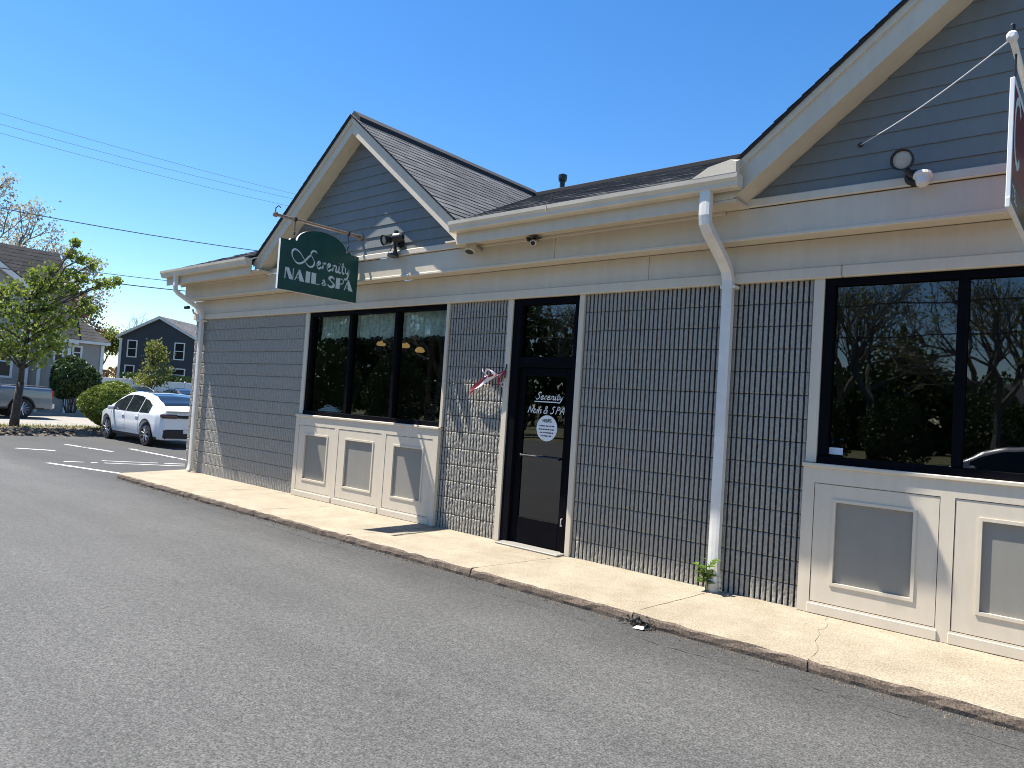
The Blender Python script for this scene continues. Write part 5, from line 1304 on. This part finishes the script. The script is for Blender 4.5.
t = empty('low_store', 'low beige store across the lot, seen only as a reflection in the right window', 'building', (6, -48, 0))
b = MB(); b.box(-6, 24, -56, -48, -.05, 3.4); b.build('wall', M['store'], t)
b = MB(); b.prism([(-56.6, 3.4), (-47.2, 3.4), (-52, 5.6)], 'x', -6.6, 24.6); b.build('roof', M['trim'], t)
for k in range(5):
    b = MB(); b.box(-4 + k * 5.4, -.5 + k * 5.4, -47.99, -47.95, .6, 2.6); b.build('window', M['car_glass'], t)
vehicle('parked_car', 'silver car behind the photographer, seen as a reflection in the right window', 'car', (-1.5, -12.4, GZ), math.pi, ev_spec(M['car_silver']))
t = empty('blue_bin', 'blue lidded bin across the lot, seen as a reflection in the right window', 'bin', (-11.2, -31, GZ))
b = MB(); b.prism([(-.55, .12), (.55, .12), (.62, 1.15), (-.62, 1.15)], 'y', -.45, .45); b.build('bin_body', M['car_blue'], t, True)
b = MB(); b.prism([(-.66, 1.152), (.66, 1.152), (.60, 1.26), (-.60, 1.26)], 'y', -.49, .49); b.build('lid', M['car_blue'], t, True)
for x in (-.42, .42): b = MB(); b.lathe((x, -.40, .10), (0, 1, 0), [(0, .10), (.06, .10)], 14); b.build('wheel', M['rubber'], t, True)

# ------------------------------------------------------------------ camera, light, sky
cam = bpy.data.cameras.new('camera'); co = bpy.data.objects.new('camera', cam); COL.objects.link(co); SC.camera = co
F_, yaw, pitch, roll, D_, H_ = 714.7845, .708355, .035301, -.065327, 6.591389, 1.725545
fv = Vector((-math.sin(yaw) * math.cos(pitch), math.cos(yaw) * math.cos(pitch), math.sin(pitch))); rv = Vector((math.cos(yaw), math.sin(yaw), 0)); dv = fv.cross(rv)
c_, s_ = math.cos(roll), math.sin(roll); rv, dv = rv * c_ + dv * s_, -rv * s_ + dv * c_
mw = Matrix(((rv.x, -dv.x, -fv.x, 0), (rv.y, -dv.y, -fv.y, -D_), (rv.z, -dv.z, -fv.z, H_), (0, 0, 0, 1)))
co.matrix_world = mw
cam.sensor_fit = 'HORIZONTAL'; cam.sensor_width = 36; cam.lens = F_ / 1024 * 36; cam.clip_start = .05; cam.clip_end = 2000

SUN = Vector((-.49, -.19, 1.)).normalized()
el = math.asin(SUN.z); az = math.atan2(SUN.x, SUN.y)
ld = bpy.data.lights.new('sun', 'SUN'); ld.energy = 5.0; ld.angle = math.radians(.53); ld.color = (1., .95, .87)
lo = bpy.data.objects.new('sun', ld); COL.objects.link(lo); lo.rotation_euler = SUN.to_track_quat('Z', 'Y').to_euler(); lo.location = (-20, -10, 40)
w = bpy.data.worlds.new('World'); SC.world = w; w.use_nodes = True; nt = w.node_tree
sky = nt.nodes.new('ShaderNodeTexSky'); sky.sky_type = 'NISHITA'; sky.sun_disc = False; sky.sun_elevation = el; sky.sun_rotation = az
sky.air_density = 1.0; sky.dust_density = .15; sky.ozone_density = 3.0; sky.altitude = 50
bg = nt.nodes['Background']; bg.inputs['Strength'].default_value = .092
hs = nt.nodes.new('ShaderNodeHueSaturation'); hs.inputs['Saturation'].default_value = 1.3; hs.inputs['Hue'].default_value = .503; nt.links.new(sky.outputs[0], hs.inputs['Color']); nt.links.new(hs.outputs[0], bg.inputs[0])
SC.view_settings.view_transform = 'Standard'; SC.view_settings.look = 'None'; SC.view_settings.gamma = 1; SC.view_settings.use_curve_mapping = False
SC.view_settings.exposure = 1.2
SC.render.engine = 'CYCLES'
SC.cycles.filter_width = 1.0; SC.cycles.max_bounces = 8; SC.cycles.transparent_max_bounces = 12
